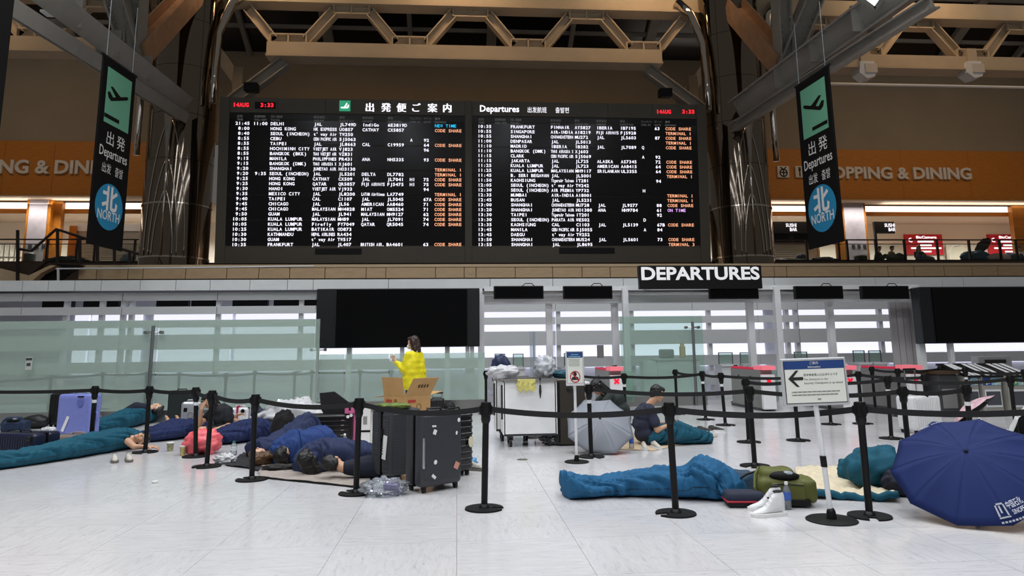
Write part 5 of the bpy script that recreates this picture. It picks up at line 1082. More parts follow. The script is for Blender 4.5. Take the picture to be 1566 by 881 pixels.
cart('white panelled trolley loaded with rubbish', .70, 1.48, 10.78, .55, .955); cart('second white trolley behind the rubbish-laden one', .62, 1.2, 11.45, .5, .955)
t = thing('equipment_case', 'dark brown upright case standing right of the white trolley', 'case', (1.71, 11.0, 0)); MB().rbox((0, 0, .49), (.44, .4, .94), .02).build('body', mat('case_brown', '#332d25', .6, var=.08), t); MB().bb(-.20, -.17, -.205, -.2, .05, .93).build('edge', M_BLACK, t); MB().rbox((.04, -.205, .86), (.03, .02, .09), .005).build('latch', M_CHR, t); MB().rbox((0, 0, .965), (.45, .41, .02), .008).build('lid', mat('case_lid', '#8d8578', .5), t)
t = thing('white_case', 'white slim case standing right of the brown case', 'case', (2.0, 11.2, 0)); MB().rbox((0, 0, .46), (.10, .3, .92), .02).build('body', M_CART, t); MB().box((0, -.152, .6), (.06, .004, .2)).build('label', M_GINK, t)
b = MB(); nn = 14; vs = []; 
for j in range(nn+1):
    for i in range(nn+1):
        u, v = i/nn-.5, j/nn; vs.append((u*.27+.01*sin(9*v), -.02-.012*sin(u*22+v*3)-.012*noise.noise(Vector((u*5, v*5, 1))), -v*.20*(1-.25*abs(sin(u*9)))+.03))
b.add(vs, [(j*(nn+1)+i, j*(nn+1)+i+1, (j+1)*(nn+1)+i+1, (j+1)*(nn+1)+i) for j in range(nn) for i in range(nn)]); o = b.build('cleaning_cloth', mat('cloth_yellow', '#d9d07c', .85, bump=.3, bscale=200), None, (1.03, 10.745, .955), smooth='full'); solid(o, .006); tag(o, 'pale yellow cloth hung over the trolley rim', 'cloth')
t = thing('folded_umbrella', 'small black folded umbrella hanging on the trolley front', 'umbrella', (1.24, 10.73, .70)); MB().lathe([(.005, 0), (.02, .1), (.014, .2)], 10).build('folded_canopy', M_BKN, t, smooth=50); MB().tube([(0, 0, .2), (0, 0, .29)], .006).build('shaft', M_CHR, t); MB().lathe([(.012, .27), (.012, .30)], 8).build('grip', M_BLACK, t)
t = thing('clear_sign_stand', 'clear acrylic leaflet stand rising behind the trolley', 'sign', (1.28, 11.9, 0)); MB().tube([(0, 0, 0), (0, 0, 1.72)], .012).build('pole', M_CHR, t); MB().lathe([(.16, 0), (.15, .015)], 24).build('base', M_GDK, t); MB().bb(-.07, .03, -.02, -.012, .95, 1.72).build('leaflet_holder', glass('acrylic', '#e6ebee', .2, .35, '#c9d0d8'), t)
g = G(619, 684)+Vector((0, .38, 0)); t = thing('cardboard_box', 'large open cardboard box with raised flaps in front of the woman in yellow', 'box', (g.x, g.y, 0), radians(43)); M_CB = mat('cardboard', '#bd9560', .75, var=.06, vscale=6); W, D, Hh = .51, .51, .74; Tk = .008
for nm_, c, s_ in (('front_wall', (0, -D/2, Hh/2), (W, Tk, Hh)), ('back_wall', (0, D/2, Hh/2), (W, Tk, Hh)), ('left_wall', (-W/2, 0, Hh/2), (Tk, D, Hh)), ('right_wall', (W/2, 0, Hh/2), (Tk, D, Hh)), ('bottom', (0, 0, .01), (W, D, .01))):
    wl = MB().box(c, s_).build(nm_, M_CB, t)
    if nm_ == 'front_wall' or nm_ == 'left_wall':
        R_ = Matrix.Identity(4) if nm_[0] == 'f' else Matrix.Rotation(-pi/2, 4, 'Z'); yy = -D/2-.008 if nm_[0] == 'f' else -W/2-.008
        for nm2, mm, x, z, w2, h2 in (('red_print', mat('print_red', '#b5402f', .7), -.12, .66, .15, .042), ('brown_print', mat('print_brown', '#8a6420', .7), .04, .65, .065, .085)):
            if nm_[0] == 'f' and nm2[0] == 'b': continue
            MB().box((x, yy, z), (w2, .002, h2), R_).build(nm2, mm, wl)
        q = MB(); ln_ = [(-.18, .40), (-.08, .43), (0, .405), (.1, .385), (.2, .42)]
        q.tube([R_ @ Vector((x, yy, z)) for x, z in [(a_, b_+.09) for a_, b_ in ln_]], .008, 5); q.tube([R_ @ Vector((x, yy, z)) for x, z in ((.16, .45), (.2, .51), (.17, .55))], .007, 5); q.tube([R_ @ Vector((.02+.045*cos(a), yy, .57+.045*sin(a))) for a in [2*pi*i/10 for i in range(11)]], .004, 5); q.build('brush_print', mat('print_dark', '#4b3a24', .7), wl)
        q = MB(); q.box((.17, yy, .40), (.09, .002, .07), R_); q.box((.05, yy, .39), (.05, .002, .06), R_); q.build('mark_print', mat('print_dark'), wl)
for nm_, A_, B_, out in (('flap', (-W/2, -D/2, Hh), (W/2, -D/2, Hh), (.05, -.14, .27)), ('flap', (-W/2, D/2, Hh), (-W/2, -D/2, Hh), (-.02, .03, .28)), ('flap', (W/2, D/2, Hh), (-W/2, D/2, Hh), (0, .26, -.04)), ('flap', (W/2, -D/2, Hh), (W/2, D/2, Hh), (.25, 0, .04))):
    a, c, o_ = Vector(A_), Vector(B_), Vector(out); q = MB(); nrm = (c-a).cross(o_).normalized()*.006
    q.add([a, c, c+o_, a+o_, a+nrm, c+nrm, c+o_+nrm, a+o_+nrm], [(0, 1, 2, 3), (7, 6, 5, 4), (0, 4, 5, 1), (1, 5, 6, 2), (2, 6, 7, 3), (3, 7, 4, 0)]); f_ = q.build(nm_, M_CB, t)
    if out[1] == -.14:
        q = MB(); n_ = (c-a).cross(o_).normalized()
        for i in range(4): cc = a.lerp(c, .36+.11*i)+o_*.55; q.box((0, 0, 0), (.03, .05, .004), Matrix.Translation(cc+n_*-.004) @ n_.to_track_quat('Z', 'Y').to_matrix().to_4x4()); q.box((0, 0, 0), (.03, .05, .004), Matrix.Translation(cc+n_*.012) @ n_.to_track_quat('Z', 'Y').to_matrix().to_4x4())
        q.build('flap_print', mat('print_dark'), f_)
# ---------------------------------------------------------------- umbrellas
def umbrella(lab, rimc, axis, R, Hd, n, m_out, m_in, spin=0, shaft=.5, finial=True):
    ax = Vector(axis).normalized(); q = ax.to_track_quat('Z', 'Y'); t = thing('umbrella', lab, 'umbrella', rimc); t.rotation_mode = 'QUATERNION'; t.rotation_quaternion = q @ Matrix.Rotation(spin, 3, 'Z').to_quaternion()
    nr, na = 10, 6; rr = []
    def zz(r): return Hd*(1-(r*r*.82+.18*r))
    for k in range(n):
        a0, a1 = 2*pi*k/n, 2*pi*(k+1)/n; vs = []
        for i in range(nr+1):
            r = i/nr
            for j in range(na+1):
                u = j/na; a = a0+(a1-a0)*u; mid = 4*u*(1-u); ch = cos((a1-a0)/2)/cos((u-.5)*(a1-a0)); re = r*R*(1+(ch-1)*1.25*(r**.6))
                vs.append((re*cos(a), re*sin(a), zz(r)-mid*.045*R*r*(1.05-.55*r)))
        fs = [(i*(na+1)+j, i*(na+1)+j+1, (i+1)*(na+1)+j+1, (i+1)*(na+1)+j) for i in range(nr) for j in range(na)]
        b = MB(); b.add(vs, [f[::-1] for f in fs]); o = b.build('canopy_panel', [m_out, m_in], t, smooth='full'); md = o.modifiers.new('t', 'SOLIDIFY'); md.thickness = .003; md.offset = -1; md.material_offset = 1
        MB().tube([(r_*R*cos(a0), r_*R*sin(a0), zz(r_)-.006) for r_ in (0, .2, .4, .6, .8, 1.0)], .0025, 5).build('rib', M_CHR, t)
    MB().tube([(0, 0, Hd+.01), (0, 0, Hd-shaft)], .006, 8).build('shaft', M_CHR, t); MB().tube([(0, 0, Hd-shaft), (0, 0, Hd-shaft-.09)], .016, 10).build('handle', M_BLACK, t)
    if finial: MB().lathe([(.016, Hd-.002), (.012, Hd+.006), (.005, Hd+.02)], 10).build('finial', M_BLACK, t)
    t['R'] = R; del t['R']; return t, zz
tocam = lambda p: (CAM-p).normalized()
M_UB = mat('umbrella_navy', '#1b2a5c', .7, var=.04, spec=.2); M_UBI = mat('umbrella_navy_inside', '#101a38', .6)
p = G(1482, 717, .40); ax = tocam(p)*.66+Vector((0, 0, .74))+CR*(-.05)
t, zf = umbrella('big navy umbrella with white oil company lettering lying open on the floor', p, ax, .60, .20, 10, M_UB, M_UBI, radians(9), .55)
def decal(t, zf, R, az, r0, parts, Hd, mirror=False):
    """flat print laid on the canopy near the rim; x runs along the rim, z runs inwards"""
    b = MB()
    for kind, x, z, w_, h_, tx in parts:
        if kind == 't': lettering(b, tx, x, z, w=w_, h=h_, capz=.83 if ord(tx[0]) > 999 else None, bold=0)
        else: b.box((x+w_/2, 0, z+h_/2), (w_, .0005, h_))
    out = []
    for x, y, z in b.v:
        r = r0-z; a = az+x/r0; rr = min(1, r/R); out.append((r*cos(a), r*sin(a), zf(rr)+.012-.0*y))
    b.v = out; b.build('printed_logo', mat('print_white', '#d8dce4', .5), t)
inv = t.rotation_quaternion.inverted()
def az_of(px, py):
    d = inv @ (G(px, py, .2)-t.location); return math.atan2(d.y, d.x)
azb = az_of(1540, 772)
decal(t, zf, .60, azb, .50, [('t', -.015, .0, .13, .045, '中国石化'), ('t', .0, -.045, .11, .032, 'SINOPEC'), ('b', -.10, -.04, .012, .075, ''), ('b', -.04, -.04, .012, .075, ''), ('b', -.085, .035, .05, .012, ''), ('b', -.075, -.02, .012, .05, ''), ('b', -.10, -.055, .075, .01, '')]+[('b', -.10+i*.022, -.085, .015, .012, '') for i in range(13)], .2)
decal(t, zf, .60, az_of(1420, 655) if False else azb+pi, .52, [('b', -.10+i*.022, 0, .015, .016, '') for i in range(5)]+[('t', .03, 0, .08, .03, '中国石化')], .2)
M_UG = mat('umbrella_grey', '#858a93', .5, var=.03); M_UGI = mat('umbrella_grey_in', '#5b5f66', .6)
p = G(917, 651, .36); ax = tocam(p)*.76+Vector((0, 0, .62))+CR*.06
umbrella('grey folding umbrella open on the floor facing the camera', p, ax, .49, .16, 8, M_UG, M_UGI, radians(22.5), .45)
p = G(1488, 630, .28); umbrella('pale pink umbrella with black lining tipped on the floor behind the big one', p, Vector((-.42, .5, .74)), .44, .16, 8, mat('umbrella_pink', '#d9b3bd', .6, var=.3, vscale=6), mat('lining_black', '#09090a', .8), .2, .4)
p = G(1578, 650, .30); umbrella('black-lined white umbrella tipped over at the right edge', p, Vector((-.35, .75, .5)), .52, .2, 8, mat('umbrella_white', '#cfd0ce', .6), mat('lining_black'), .3, .5)
crumple('cloth_bundle', 'white cloth bundle beside the black-lined umbrella', 'clothes', G(1546, 672)+Vector((.0, .1, 0)), (.2, .12, .13), mat('white_cotton'), .25, 5, 40)
o = MB().rbox((0, 0, .05), (.16, .10, .1), .01).build('white_packet', M_STK, None, tuple(G(1562, 636))); tag(o, 'white packet standing on the floor by the kiosks', 'packet')
# ---------------------------------------------------------------- sleeping bags and blankets
M_TEAL = mat('bag_teal', '#154f63', .75, spec=.25, bump=.25, bscale=16, var=.06, vscale=9); M_TEAL2 = mat('bag_blue', '#205a82', .75, spec=.25, bump=.25, bscale=16, var=.06, vscale=9); M_NAVYB = mat('bag_navy', '#1c2850', .75, spec=.25, bump=.25, bscale=16, var=.08, vscale=9); M_NAVYC = mat('bag_indigo', '#26304f', .75, spec=.25, bump=.25, bscale=16, var=.08, vscale=9); M_BLUB = mat('bag_royal', '#243c72', .75, spec=.25, bump=.25, bscale=16, var=.08, vscale=9)
M_FLEECE = mat('fleece_cream', '#cfc3a8', .95, var=.08, vscale=12, bump=.5, bscale=90)
def bag(lab, path, m, seed=0, wr=.022, nl=190, na=56, rim=None, open_end=False, quilt=0, name='sleeping_bag', cat='sleeping bag', fsc=(5.5, 14)):
    """path: (x, y, halfwidth, height, lift) from foot to head, in metres on the floor"""
    P = crom([tuple(p)+(0.0,)*(5-len(p)) for p in path], nl); o0_ = Vector((P[len(P)//2][0], P[len(P)//2][1], 0)); vs = []; fs = []; L_ = 0; prev = None
    for i, (x, y, w_, h_, lf) in enumerate(P):
        a = P[max(i-1, 0)]; c = P[min(i+1, nl)]; d = Vector((c[0]-a[0], c[1]-a[1], 0)).normalized(); s_ = Vector((-d.y, d.x, 0))
        if prev is not None: L_ += (Vector((x, y, 0))-prev).length
        prev = Vector((x, y, 0)); ef = min(1, (i+.35)/3.0)**.5 if not open_end else min(1, (i+.35)/3.0)**.5; eb = min(1, (nl-i+.35)/3.0)**.5
        e = ef*eb
        for k in range(na):
            t_ = 2*pi*k/na; cx_, sz = cos(t_), sin(t_); cx_ = abs(cx_)**.85*(1 if cx_ > 0 else -1); z = h_*.5+h_*.5*(abs(sz)**.8*(1 if sz > 0 else -1))
            n = noise.noise(Vector((L_*4.2, cx_*1.3, sz*1.1+seed*5))); tp_ = cx_+.35*sz; wp = .5*noise.noise(Vector((L_*2.1, seed*3.3, 0)))
            g1 = abs(noise.noise(Vector((L_*4.6+tp_*(2.4+wp*3), L_*.5-tp_*.25, seed*3.7)))); g2 = abs(noise.noise(Vector((L_*7.5-tp_*1.2, L_*.7+tp_*.4, seed*9.1+4)))); g3 = abs(noise.noise(Vector((L_*15+tp_*6, L_*1.5-tp_*.6, seed+11))))
            dd = wr*e*(n*.7-1.2*max(0, 1-3.6*g1)-.45*max(0, 1-4*g2)-.38*max(0, 1-3*g3)+.8*min(g1, .4)+.3)
            if quilt: dd -= .02*max(0, 1-abs((L_/quilt) % 1-.5)*14)
            rw = (w_+dd)*e; zz = max(.004, (h_*.5+(z-h_*.5)*e+dd*max(0, sz)*1.2))
            p = Vector((x, y, 0))+s_*rw*cx_; vs.append((p.x-o0_.x, p.y-o0_.y, zz+lf))
    for i in range(nl):
        for k in range(na): a = i*na+k; c = i*na+(k+1) % na; fs.append((a, a+na, c+na, c))
    fs += [tuple(range(na)), tuple(range(len(vs)-1, len(vs)-na-1, -1))]
    t = thing(name, lab, cat, o0_); MB().add(vs, fs).build('shell', m, t, smooth='full')
    # zip running along the near side
    zp = [vs[i*na+int(na*.55)] for i in range(6, nl-5, 4)] if P[0][0] < P[-1][0] else [vs[i*na+int(na*.95)] for i in range(6, nl-5, 4)]
    MB().tube([(p[0], p[1], p[2]+.004) for p in zp], .004, 5).build('zip', rim or mat('zip_dark', '#0f2430', .5), t)
    return t
def pp_(L): return [(G(px, py).x, G(px, py).y, w_, h_) + tuple(r) for px, py, w_, h_, *r in L]
bag('blue sleeping bag with a hidden sleeper lying across the right foreground', pp_([(864, 762, .16, .27), (888, 760, .20, .20), (930, 757, .20, .18), (975, 757, .21, .24), (1015, 758, .22, .27), (1048, 759, .24, .27), (1068, 760, .26, .38), (1092, 762, .24, .36), (1112, 764, .19, .27), (1124, 767, .14, .15)]), M_TEAL2, 1, .03)
bag('teal sleeping bag with a lying man at the far left front', pp_([(-90, 726, .18, .20), (-40, 721, .20, .24), (15, 715, .19, .20), (60, 708, .20, .24), (110, 700, .22, .28), (155, 692, .24, .30), (190, 686, .25, .30), (212, 685, .20, .22)]), M_TEAL, 2, .026)
bag('teal sleeping bag by the glass fence behind the left sleeper', pp_([(128, 664, .16, .18), (150, 661, .18, .22), (178, 657, .22, .30), (200, 652, .24, .33), (220, 647, .22, .26), (232, 645, .16, .16)]), M_TEAL, 3, .03)
mg = G(988, 683)+Vector((0, .22, 0)); bag('teal sleeping bag over the legs of the seated man', [(mg.x+a, mg.y+b_, w_, h_) for a, b_, w_, h_ in ((1.06, 0, .13, .16), (.94, 0, .17, .19), (.74, 0, .21, .26), (.54, 0, .24, .34), (.36, 0, .25, .29), (.16, 0, .27, .26), (.04, 0, .22, .2))], M_TEAL, 4, .03)
bag('navy sleeping bag beside the coral plastic bag at left', pp_([(210, 676, .17, .14), (228, 675, .24, .22), (256, 672, .28, .28), (284, 668, .30, .30), (310, 664, .22, .2)]), M_NAVYB, 5, .03)
bag('navy sleeping bag in front of the seated woman at left', pp_([(322, 680, .24, .15), (345, 678, .28, .26), (372, 675, .32, .33), (398, 673, .32, .34), (420, 672, .22, .2)]), M_NAVYB, 6, .03)
bag('indigo sleeping bag with raised knees in the centre-left pile', pp_([(498, 684, .18, .2), (486, 684, .22, .36), (469, 686, .22, .53), (453, 689, .23, .42), (431, 694, .27, .28), (405, 699, .28, .27), (385, 702, .22, .24)]), M_NAVYC, 7, .03)
bag('royal blue puffy sleeping bag in the middle of the pile', pp_([(512, 700, .2, .30), (492, 702, .26, .44), (470, 706, .26, .40), (450, 708, .26, .42), (432, 710, .22, .34), (420, 712, .14, .22)]), M_BLUB, 8, .02, quilt=.24)
bag('indigo sleeping bag of the dark-haired sleeper in front', pp_([(575, 715, .2, .24), (560, 716, .24, .32), (535, 718, .26, .36), (508, 719, .27, .38), (485, 720, .25, .36), (468, 722, .2, .28), (455, 724, .13, .16)]), M_NAVYC, 9, .024)
def cloth(name, lab, cat, quad, m, n=44, z0=.012, amp=.02, sc=7, seed=0, edge=None, th=.006):
    Q_ = [G(*q) for q in quad]; c = sum(Q_, Vector())/4; vs = []
    for j in range(n+1):
        for i in range(n+1):
            u, v = i/n, j/n; p = Q_[0].lerp(Q_[1], u).lerp(Q_[3].lerp(Q_[2], u), v); w_ = Vector((p.x*sc, p.y*sc, seed)); h_ = noise.noise(w_)+.7*(1-2*abs(noise.noise(w_*1.9)))
            jit = noise.noise(Vector((p.x*4, p.y*4, seed+9)))*.03; vs.append((p.x-c.x+jit, p.y-c.y+jit*.6, z0+amp*max(-.4, h_)))
    o = MB().add(vs, [(j*(n+1)+i, j*(n+1)+i+1, (j+1)*(n+1)+i+1, (j+1)*(n+1)+i) for j in range(n) for i in range(n)])
    t = thing(name, lab, cat, (c.x, c.y, 0)); q = o.build('fabric', m, t, smooth='full'); solid(q, th)
    if edge:
        ring = [vs[i] for i in range(n+1)]; MB().tube([(p[0], p[1]-.005, max(.01, p[2])) for p in ring[::2]], edge[1], 8).build('hem', edge[0], t, smooth='full')
    return t
cloth('floor_mat', 'taupe floor mat under the sleepers\' heads in the centre-left pile', 'mat', ((395, 731), (560, 748), (575, 712), (400, 706)), mat('mat_taupe', '#9d938c', .9, var=.12), amp=.008, seed=3, edge=(M_BLACKM, .008))
cloth('floor_mat', 'black mat edge under the brown-haired sleeper', 'mat', ((345, 712), (400, 722), (420, 700), (372, 694)), mat('mat_black', '#1a1b20', .8), amp=.012, seed=4)
cloth('fleece_blanket', 'cream fleece blanket spread behind the olive backpack', 'blanket', ((1228, 762), (1375, 768), (1352, 722), (1215, 720)), M_FLEECE, amp=.045, sc=6, seed=5, z0=.03, edge=(M_TEAL, .035))
cloth('cardboard_sheet', 'beige cardboard sheet under the seated man', 'cardboard', ((945, 688), (1000, 690), (1098, 668), (960, 668)), mat('mat_beige', '#bda98a', .8), amp=.004, z0=.006)
crumple('folded_bag', 'teal sleeping bag rolled up beside the big navy umbrella', 'sleeping bag', G(1355, 757)+Vector((.06, .22, 0)), (.29, .22, .42), M_TEAL, .26, 3.4, 41, 40, 26)
crumple('folded_bag', 'small teal sleeping bag fold left of the rolled one', 'sleeping bag', G(1315, 742)+Vector((.0, .16, 0)), (.13, .12, .25), M_TEAL, .25, 4, 42, 30, 20)
crumple('dark_jacket', 'dark navy jacket tucked under the left rim of the big umbrella', 'jacket', G(1392, 764)+Vector((.03, .2, 0)), (.17, .14, .26), mat('jacket_navy', '#0d1326', .8), .2, 4, 43)
crumple('stuff_sack', 'dark blue stuff sack behind the navy pillow', 'bag', G(1143, 760)+Vector((0, .2, 0)), (.19, .11, .22), mat('sack_blue', '#14374f', .6), .2, 4, 44, 32, 20)
t = thing('pillow', 'navy travel pillow with a red stripe beside the blue sleeping bag', 'pillow', G(1147, 778)+Vector((0, .12, 0)), radians(-8)); MB().rbox((0, 0, .085), (.36, .22, .10), .045, 4).build('cushion', mat('pillow_navy', '#1d2338', .8, var=.1), t, smooth='full'); MB().rbox((0, -.01, .055), (.365, .225, .016), .007, 2).build('red_stripe', mat('stripe_red', '#a01c30', .6), t); MB().rbox((0, 0, .03), (.34, .21, .05), .02, 2).build('lower_cushion', mat('pillow_black', '#15161c', .8), t, smooth='full')
crumple('white_shirt', 'white cloth showing at the head end of the blue sleeping bag', 'clothes', G(1121, 765)+Vector((.03, .16, 0)), (.06, .07, .26), mat('white_cotton'), .2, 6, 45)

# ---------------------------------------------------------------- people
SKIN = mat('skin_tan', '#c79a7c', .55); SKIN2 = mat('skin_fair', '#d6ac90', .55); HAIRB = mat('hair_black', '#0f0d0d', .5, var=.2, vscale=60, stretch=(1, 1, .1)); HAIRN = mat('hair_brown', '#33201a', .45, var=.3, vscale=60, stretch=(1, 1, .1))
EYE_M = mat('eye_dark', '#1a1413', .3); LIP = mat('lip', '#a8635a', .5)
def basis(f, u):
    f = Vector(f).normalized(); u = Vector(u); u = (u-f*u.dot(f)).normalized(); r = f.cross(u); return r, f, u
def HM(c, f, u): r, f, u = basis(f, u); M_ = Matrix((r, f, u)).transposed().to_4x4(); M_.translation = Vector(c); return M_
def add_head(mb, c, f, u, k=1.0):
    M_ = HM(c, f, u) @ Matrix.Scale(k, 4); E = lambda c_, r_, n=16, v=12: mb.ell(c_, r_, n, v, M_)
    E((0, -.012, .028), (.076, .096, .088)); E((0, .022, -.045), (.056, .066, .066)); E((0, .055, -.085), (.03, .028, .022)); E((0, .06, .03), (.055, .03, .035))
    E((0, .094, -.018), (.013, .020, .014)); E((0, .086, .008), (.009, .014, .030)); E((0, .082, -.055), (.022, .012, .012))
    for s in (-1, 1): E((s*.077, -.008, -.008), (.010, .022, .033)); E((s*.04, .055, -.02), (.026, .026, .026))
    return M_
def add_neck(mb, head_c, f, u, base, k=1): r, f, u = basis(f, u); mb.caps(Vector(head_c)-u*.06-f*.012, .055*k, base, .062*k)
def add_hand(mb, wr, d, pn, curl=.35, k=1.0, thumb=1):
    """wrist, pointing direction, palm normal"""
    d = Vector(d).normalized(); pn = Vector(pn); pn = (pn-d*pn.dot(d)).normalized(); sd = d.cross(pn); wr = Vector(wr)
    pc = wr+d*.05*k; M_ = Matrix((sd, d, pn)).transposed().to_4x4(); M_.translation = pc; mb.ell((0, 0, 0), (.043*k, .055*k, .017*k), 12, 8, M_)
    for i, L_ in enumerate((.038, .043, .040, .031)):
        p = pc+d*.040*k+sd*(i-1.5)*.021*k; dd = d+sd*(i-1.5)*.07; a = curl*.6
        for j, f_ in enumerate((1.0, .72, .55)):
            v = (dd.normalized()*cos(a)+pn*sin(a)); q = p+v*L_*f_*k; mb.caps(p, (.0095-.001*j)*k, q, (.0088-.001*j)*k, 8); p = q; a += curl
    p = wr+d*.02*k+sd*thumb*-.035*k
    for v, L_ in (((d*.6-sd*thumb*.75+pn*.25), .036), ((d*.9-sd*thumb*.3+pn*.4), .030)): q = p+v.normalized()*L_*k; mb.caps(p, .0115*k, q, .010*k, 8); p = q
def face(t, M_):
    b = MB()
    for s in (-1, 1): b.ell((s*.031, .083, .012), (.013, .006, .005), 8, 6, M_); b.tube([M_ @ Vector((s*.016, .090, .030)), M_ @ Vector((s*.05, .078, .030))], .003, 5)
    b.build('eyes', EYE_M, t); MB().ell((0, .094, -.055), (.020, .004, .006), 10, 6, M_).build('mouth', LIP, t, smooth='full')
def hair(t, M_, m, style='short', seed=0):
    b = MB(); b.ell((0, -.032, .044), (.087, .098, .092), 18, 14, M_); b.ell((0, -.06, -.01), (.076, .060, .075), 16, 10, M_)
    b.ell((0, .035, .095), (.062, .055, .034), 14, 8, M_)
    if style == 'long' or style == 'bob':
        z = -.14 if style == 'bob' else -.26
        for s in (-1, 1): b.caps(M_ @ Vector((s*.068, -.03, .02)), .038, M_ @ Vector((s*.075, -.05, z)), .034); b.caps(M_ @ Vector((s*.066, .018, .03)), .022, M_ @ Vector((s*.078, .0, z*.75)), .02)
        b.caps(M_ @ Vector((0, -.075, .0)), .06, M_ @ Vector((0, -.085, z)), .055)
    return remesh(b, 'hair', m, .009, t, 3, disp=.008, dscale=38, seed=seed)
def person(lab, loc): return thing('person', lab, 'person', loc)
# --- the woman in yellow, standing with her back to us and looking left
g = G(632, 655); t = person('standing woman in a bright yellow jacket looking at a phone', (g.x, g.y, 0))
fd = Vector((-.86, .5, 0)).normalized(); sd = Vector((fd.y, -fd.x, 0)); V = lambda f_, s_, z: fd*f_+sd*s_+Vector((0, 0, z))   # sd: her right
hc = V(.03, 0, 1.56); b = MB(); Mh = add_head(b, hc, (-.93, .28, -.18), (0, 0, 1), 1.02); add_neck(b, hc, (-.9, .3, -.1), (0, 0, 1), V(-.01, 0, 1.36))
b.ell(V(0, 0, 1.18), (.12, .12, .20)); b.ell(V(0, 0, .93), (.12, .12, .13))
JL = {}
for s in (1, -1):
    sh = V(0, s*.165, 1.33); el = V(.07, s*.24, 1.08) if s > 0 else V(.06, s*.22, 1.07); wr = V(.27, s*.20, 1.20) if s < 0 else V(.20, s*.22, .98); hp = V(0, s*.09, .90); kn = V(.02, s*.10, .48); an = V(-.01, s*.10, .08)
    b.caps(sh, .055, el, .043); b.caps(el, .042, wr, .028); b.caps(hp, .09, kn, .06); b.caps(kn, .055, an, .038); b.caps(an, .04, V(.14, s*.11, .035), .03); JL[s] = (sh, el, wr, hp, kn, an)
add_hand(b, JL[-1][2], V(.5, .1, .8), -sd+Vector((0, 0, 0)), .5, 1, 1); add_hand(b, JL[1][2], V(.8, 0, -.4), -sd*-1, .4, 1, -1)
remesh(b, 'body', SKIN2, .009, t, 3); face(t, Mh); hair(t, Mh, HAIRN, 'bob', 3)
b = MB(); b.ell((0, .088, -.05), (.05, .035, .045), 14, 10, Mh); b.build('face_mask', mat('mask_white', '#dfe2e6', .8), t, smooth='full')
b = MB(); M_YEL = mat('jacket_yellow', '#e9dc10', .6, var=.06, vscale=12, bump=.2, bscale=50); 
for zc, hw, r in ((1.30, .10, .125), (1.22, .10, .15), (1.12, .10, .165), (1.02, .10, .168), (.92, .10, .168), (.82, .10, .165)): b.caps(V(-.01, -hw, zc), r, V(-.01, hw, zc), r)
for s in (1, -1): sh, el, wr = JL[s][:3]; b.caps(sh, .09, el, .082); b.caps(el, .082, wr.lerp(el, .10), .052)
remesh(b, 'jacket', M_YEL, .013, t, 12, disp=.03, dscale=7, seed=2)
b = MB(); b.lathe([(.075, 0), (.085, .05)], 16, None, tuple(V(-.01, 0, 1.375))); b.build('collar', M_STK, t, smooth='full')
b = MB()
for s in (1, -1): b.caps(JL[s][3], .105, JL[s][4], .082); b.caps(JL[s][4], .08, JL[s][5], .06)
remesh(b, 'trousers', mat('trousers_dark', '#23252b', .8), .014, t, 3); b = MB()
for s in (1, -1): b.caps(V(-.05, s*.1, .04), .045, V(.16, s*.11, .035), .04)
remesh(b, 'shoes', M_SW, .012, t, 2)
o = MB().rbox((0, 0, 0), (.02, .075, .15), .006).build('phone', M_STK, None, tuple(t.location+JL[-1][2]+V(.10, .02, .10)), (.5, .3, .6)); tag(o, 'white phone in the raised hand of the woman in yellow', 'phone')
# --- seated man, profile to the right, legs in the teal bag
g = G(988, 683); t = person('seated man in a navy T-shirt with legs in a teal sleeping bag', (g.x, g.y+.22, 0)); hip = Vector((.06, 0, .11))
hc = Vector((.26, -.02, .735)); b = MB(); Mh = add_head(b, hc, (.90, -.12, -.42), (.38, 0, .9)); add_neck(b, hc, (.9, -.1, -.4), (.35, 0, .9), (.13, 0, .57))
b.caps(hip, .12, (.04, 0, .34), .11); b.caps((.04, -.05, .42), .095, (.04, .05, .42), .095); b.caps((.08, -.10, .52), .055, (.08, .10, .52), .055)
for s in (-1, 1):
    sh = Vector((.09, s*.18, .51)); el = Vector((.17, s*.24, .23)); wr = Vector((.38, s*.14, .29)); b.caps(sh, .048, el, .042); b.caps(el, .042, wr, .03); add_hand(b, wr, (.9, -s*.25, .1), (0, -s*.4, 1), .5, 1, s)
    b.caps(hip+Vector((.05, s*.09, -.01)), .085, (.50, s*.10, .20), .06); b.caps((.50, s*.10, .20), .055, (.88, s*.08, .06), .04); b.caps((.88, s*.08, .06), .038, (.97, s*.09, .10), .03)
remesh(b, 'body', SKIN, .009, t, 3); face(t, Mh); hair(t, Mh, HAIRB, 'short', 5)
b = MB(); b.caps((.05, -.07, .17), .15, (.05, .07, .17), .15); b.caps((.02, -.07, .30), .145, (.02, .07, .30), .145); b.caps((.03, -.08, .43), .135, (.03, .08, .43), .135); b.caps((.08, -.13, .525), .078, (.08, .13, .525), .078)
for s in (-1, 1): b.caps((.09, s*.17, .52), .085, (.145, s*.235, .33), .075)
remesh(b, 'tshirt', mat('tee_navy', '#23283c', .85, var=.06), .012, t, 4, disp=.018, dscale=9, seed=7)
b = MB(); b.caps((.1, -.09, .11), .12, (.45, -.10, .17), .09); b.caps((.1, .09, .11), .12, (.45, .10, .17), .09); remesh(b, 'shorts', mat('trousers_dark'), .014, t, 3)
o = MB().rbox((0, 0, 0), (.075, .15, .012), .005).build('phone', M_BLACK, None, tuple(t.location+Vector((.48, 0, .335))), (0, -.3, .2)); tag(o, 'black phone held by the seated man', 'phone')
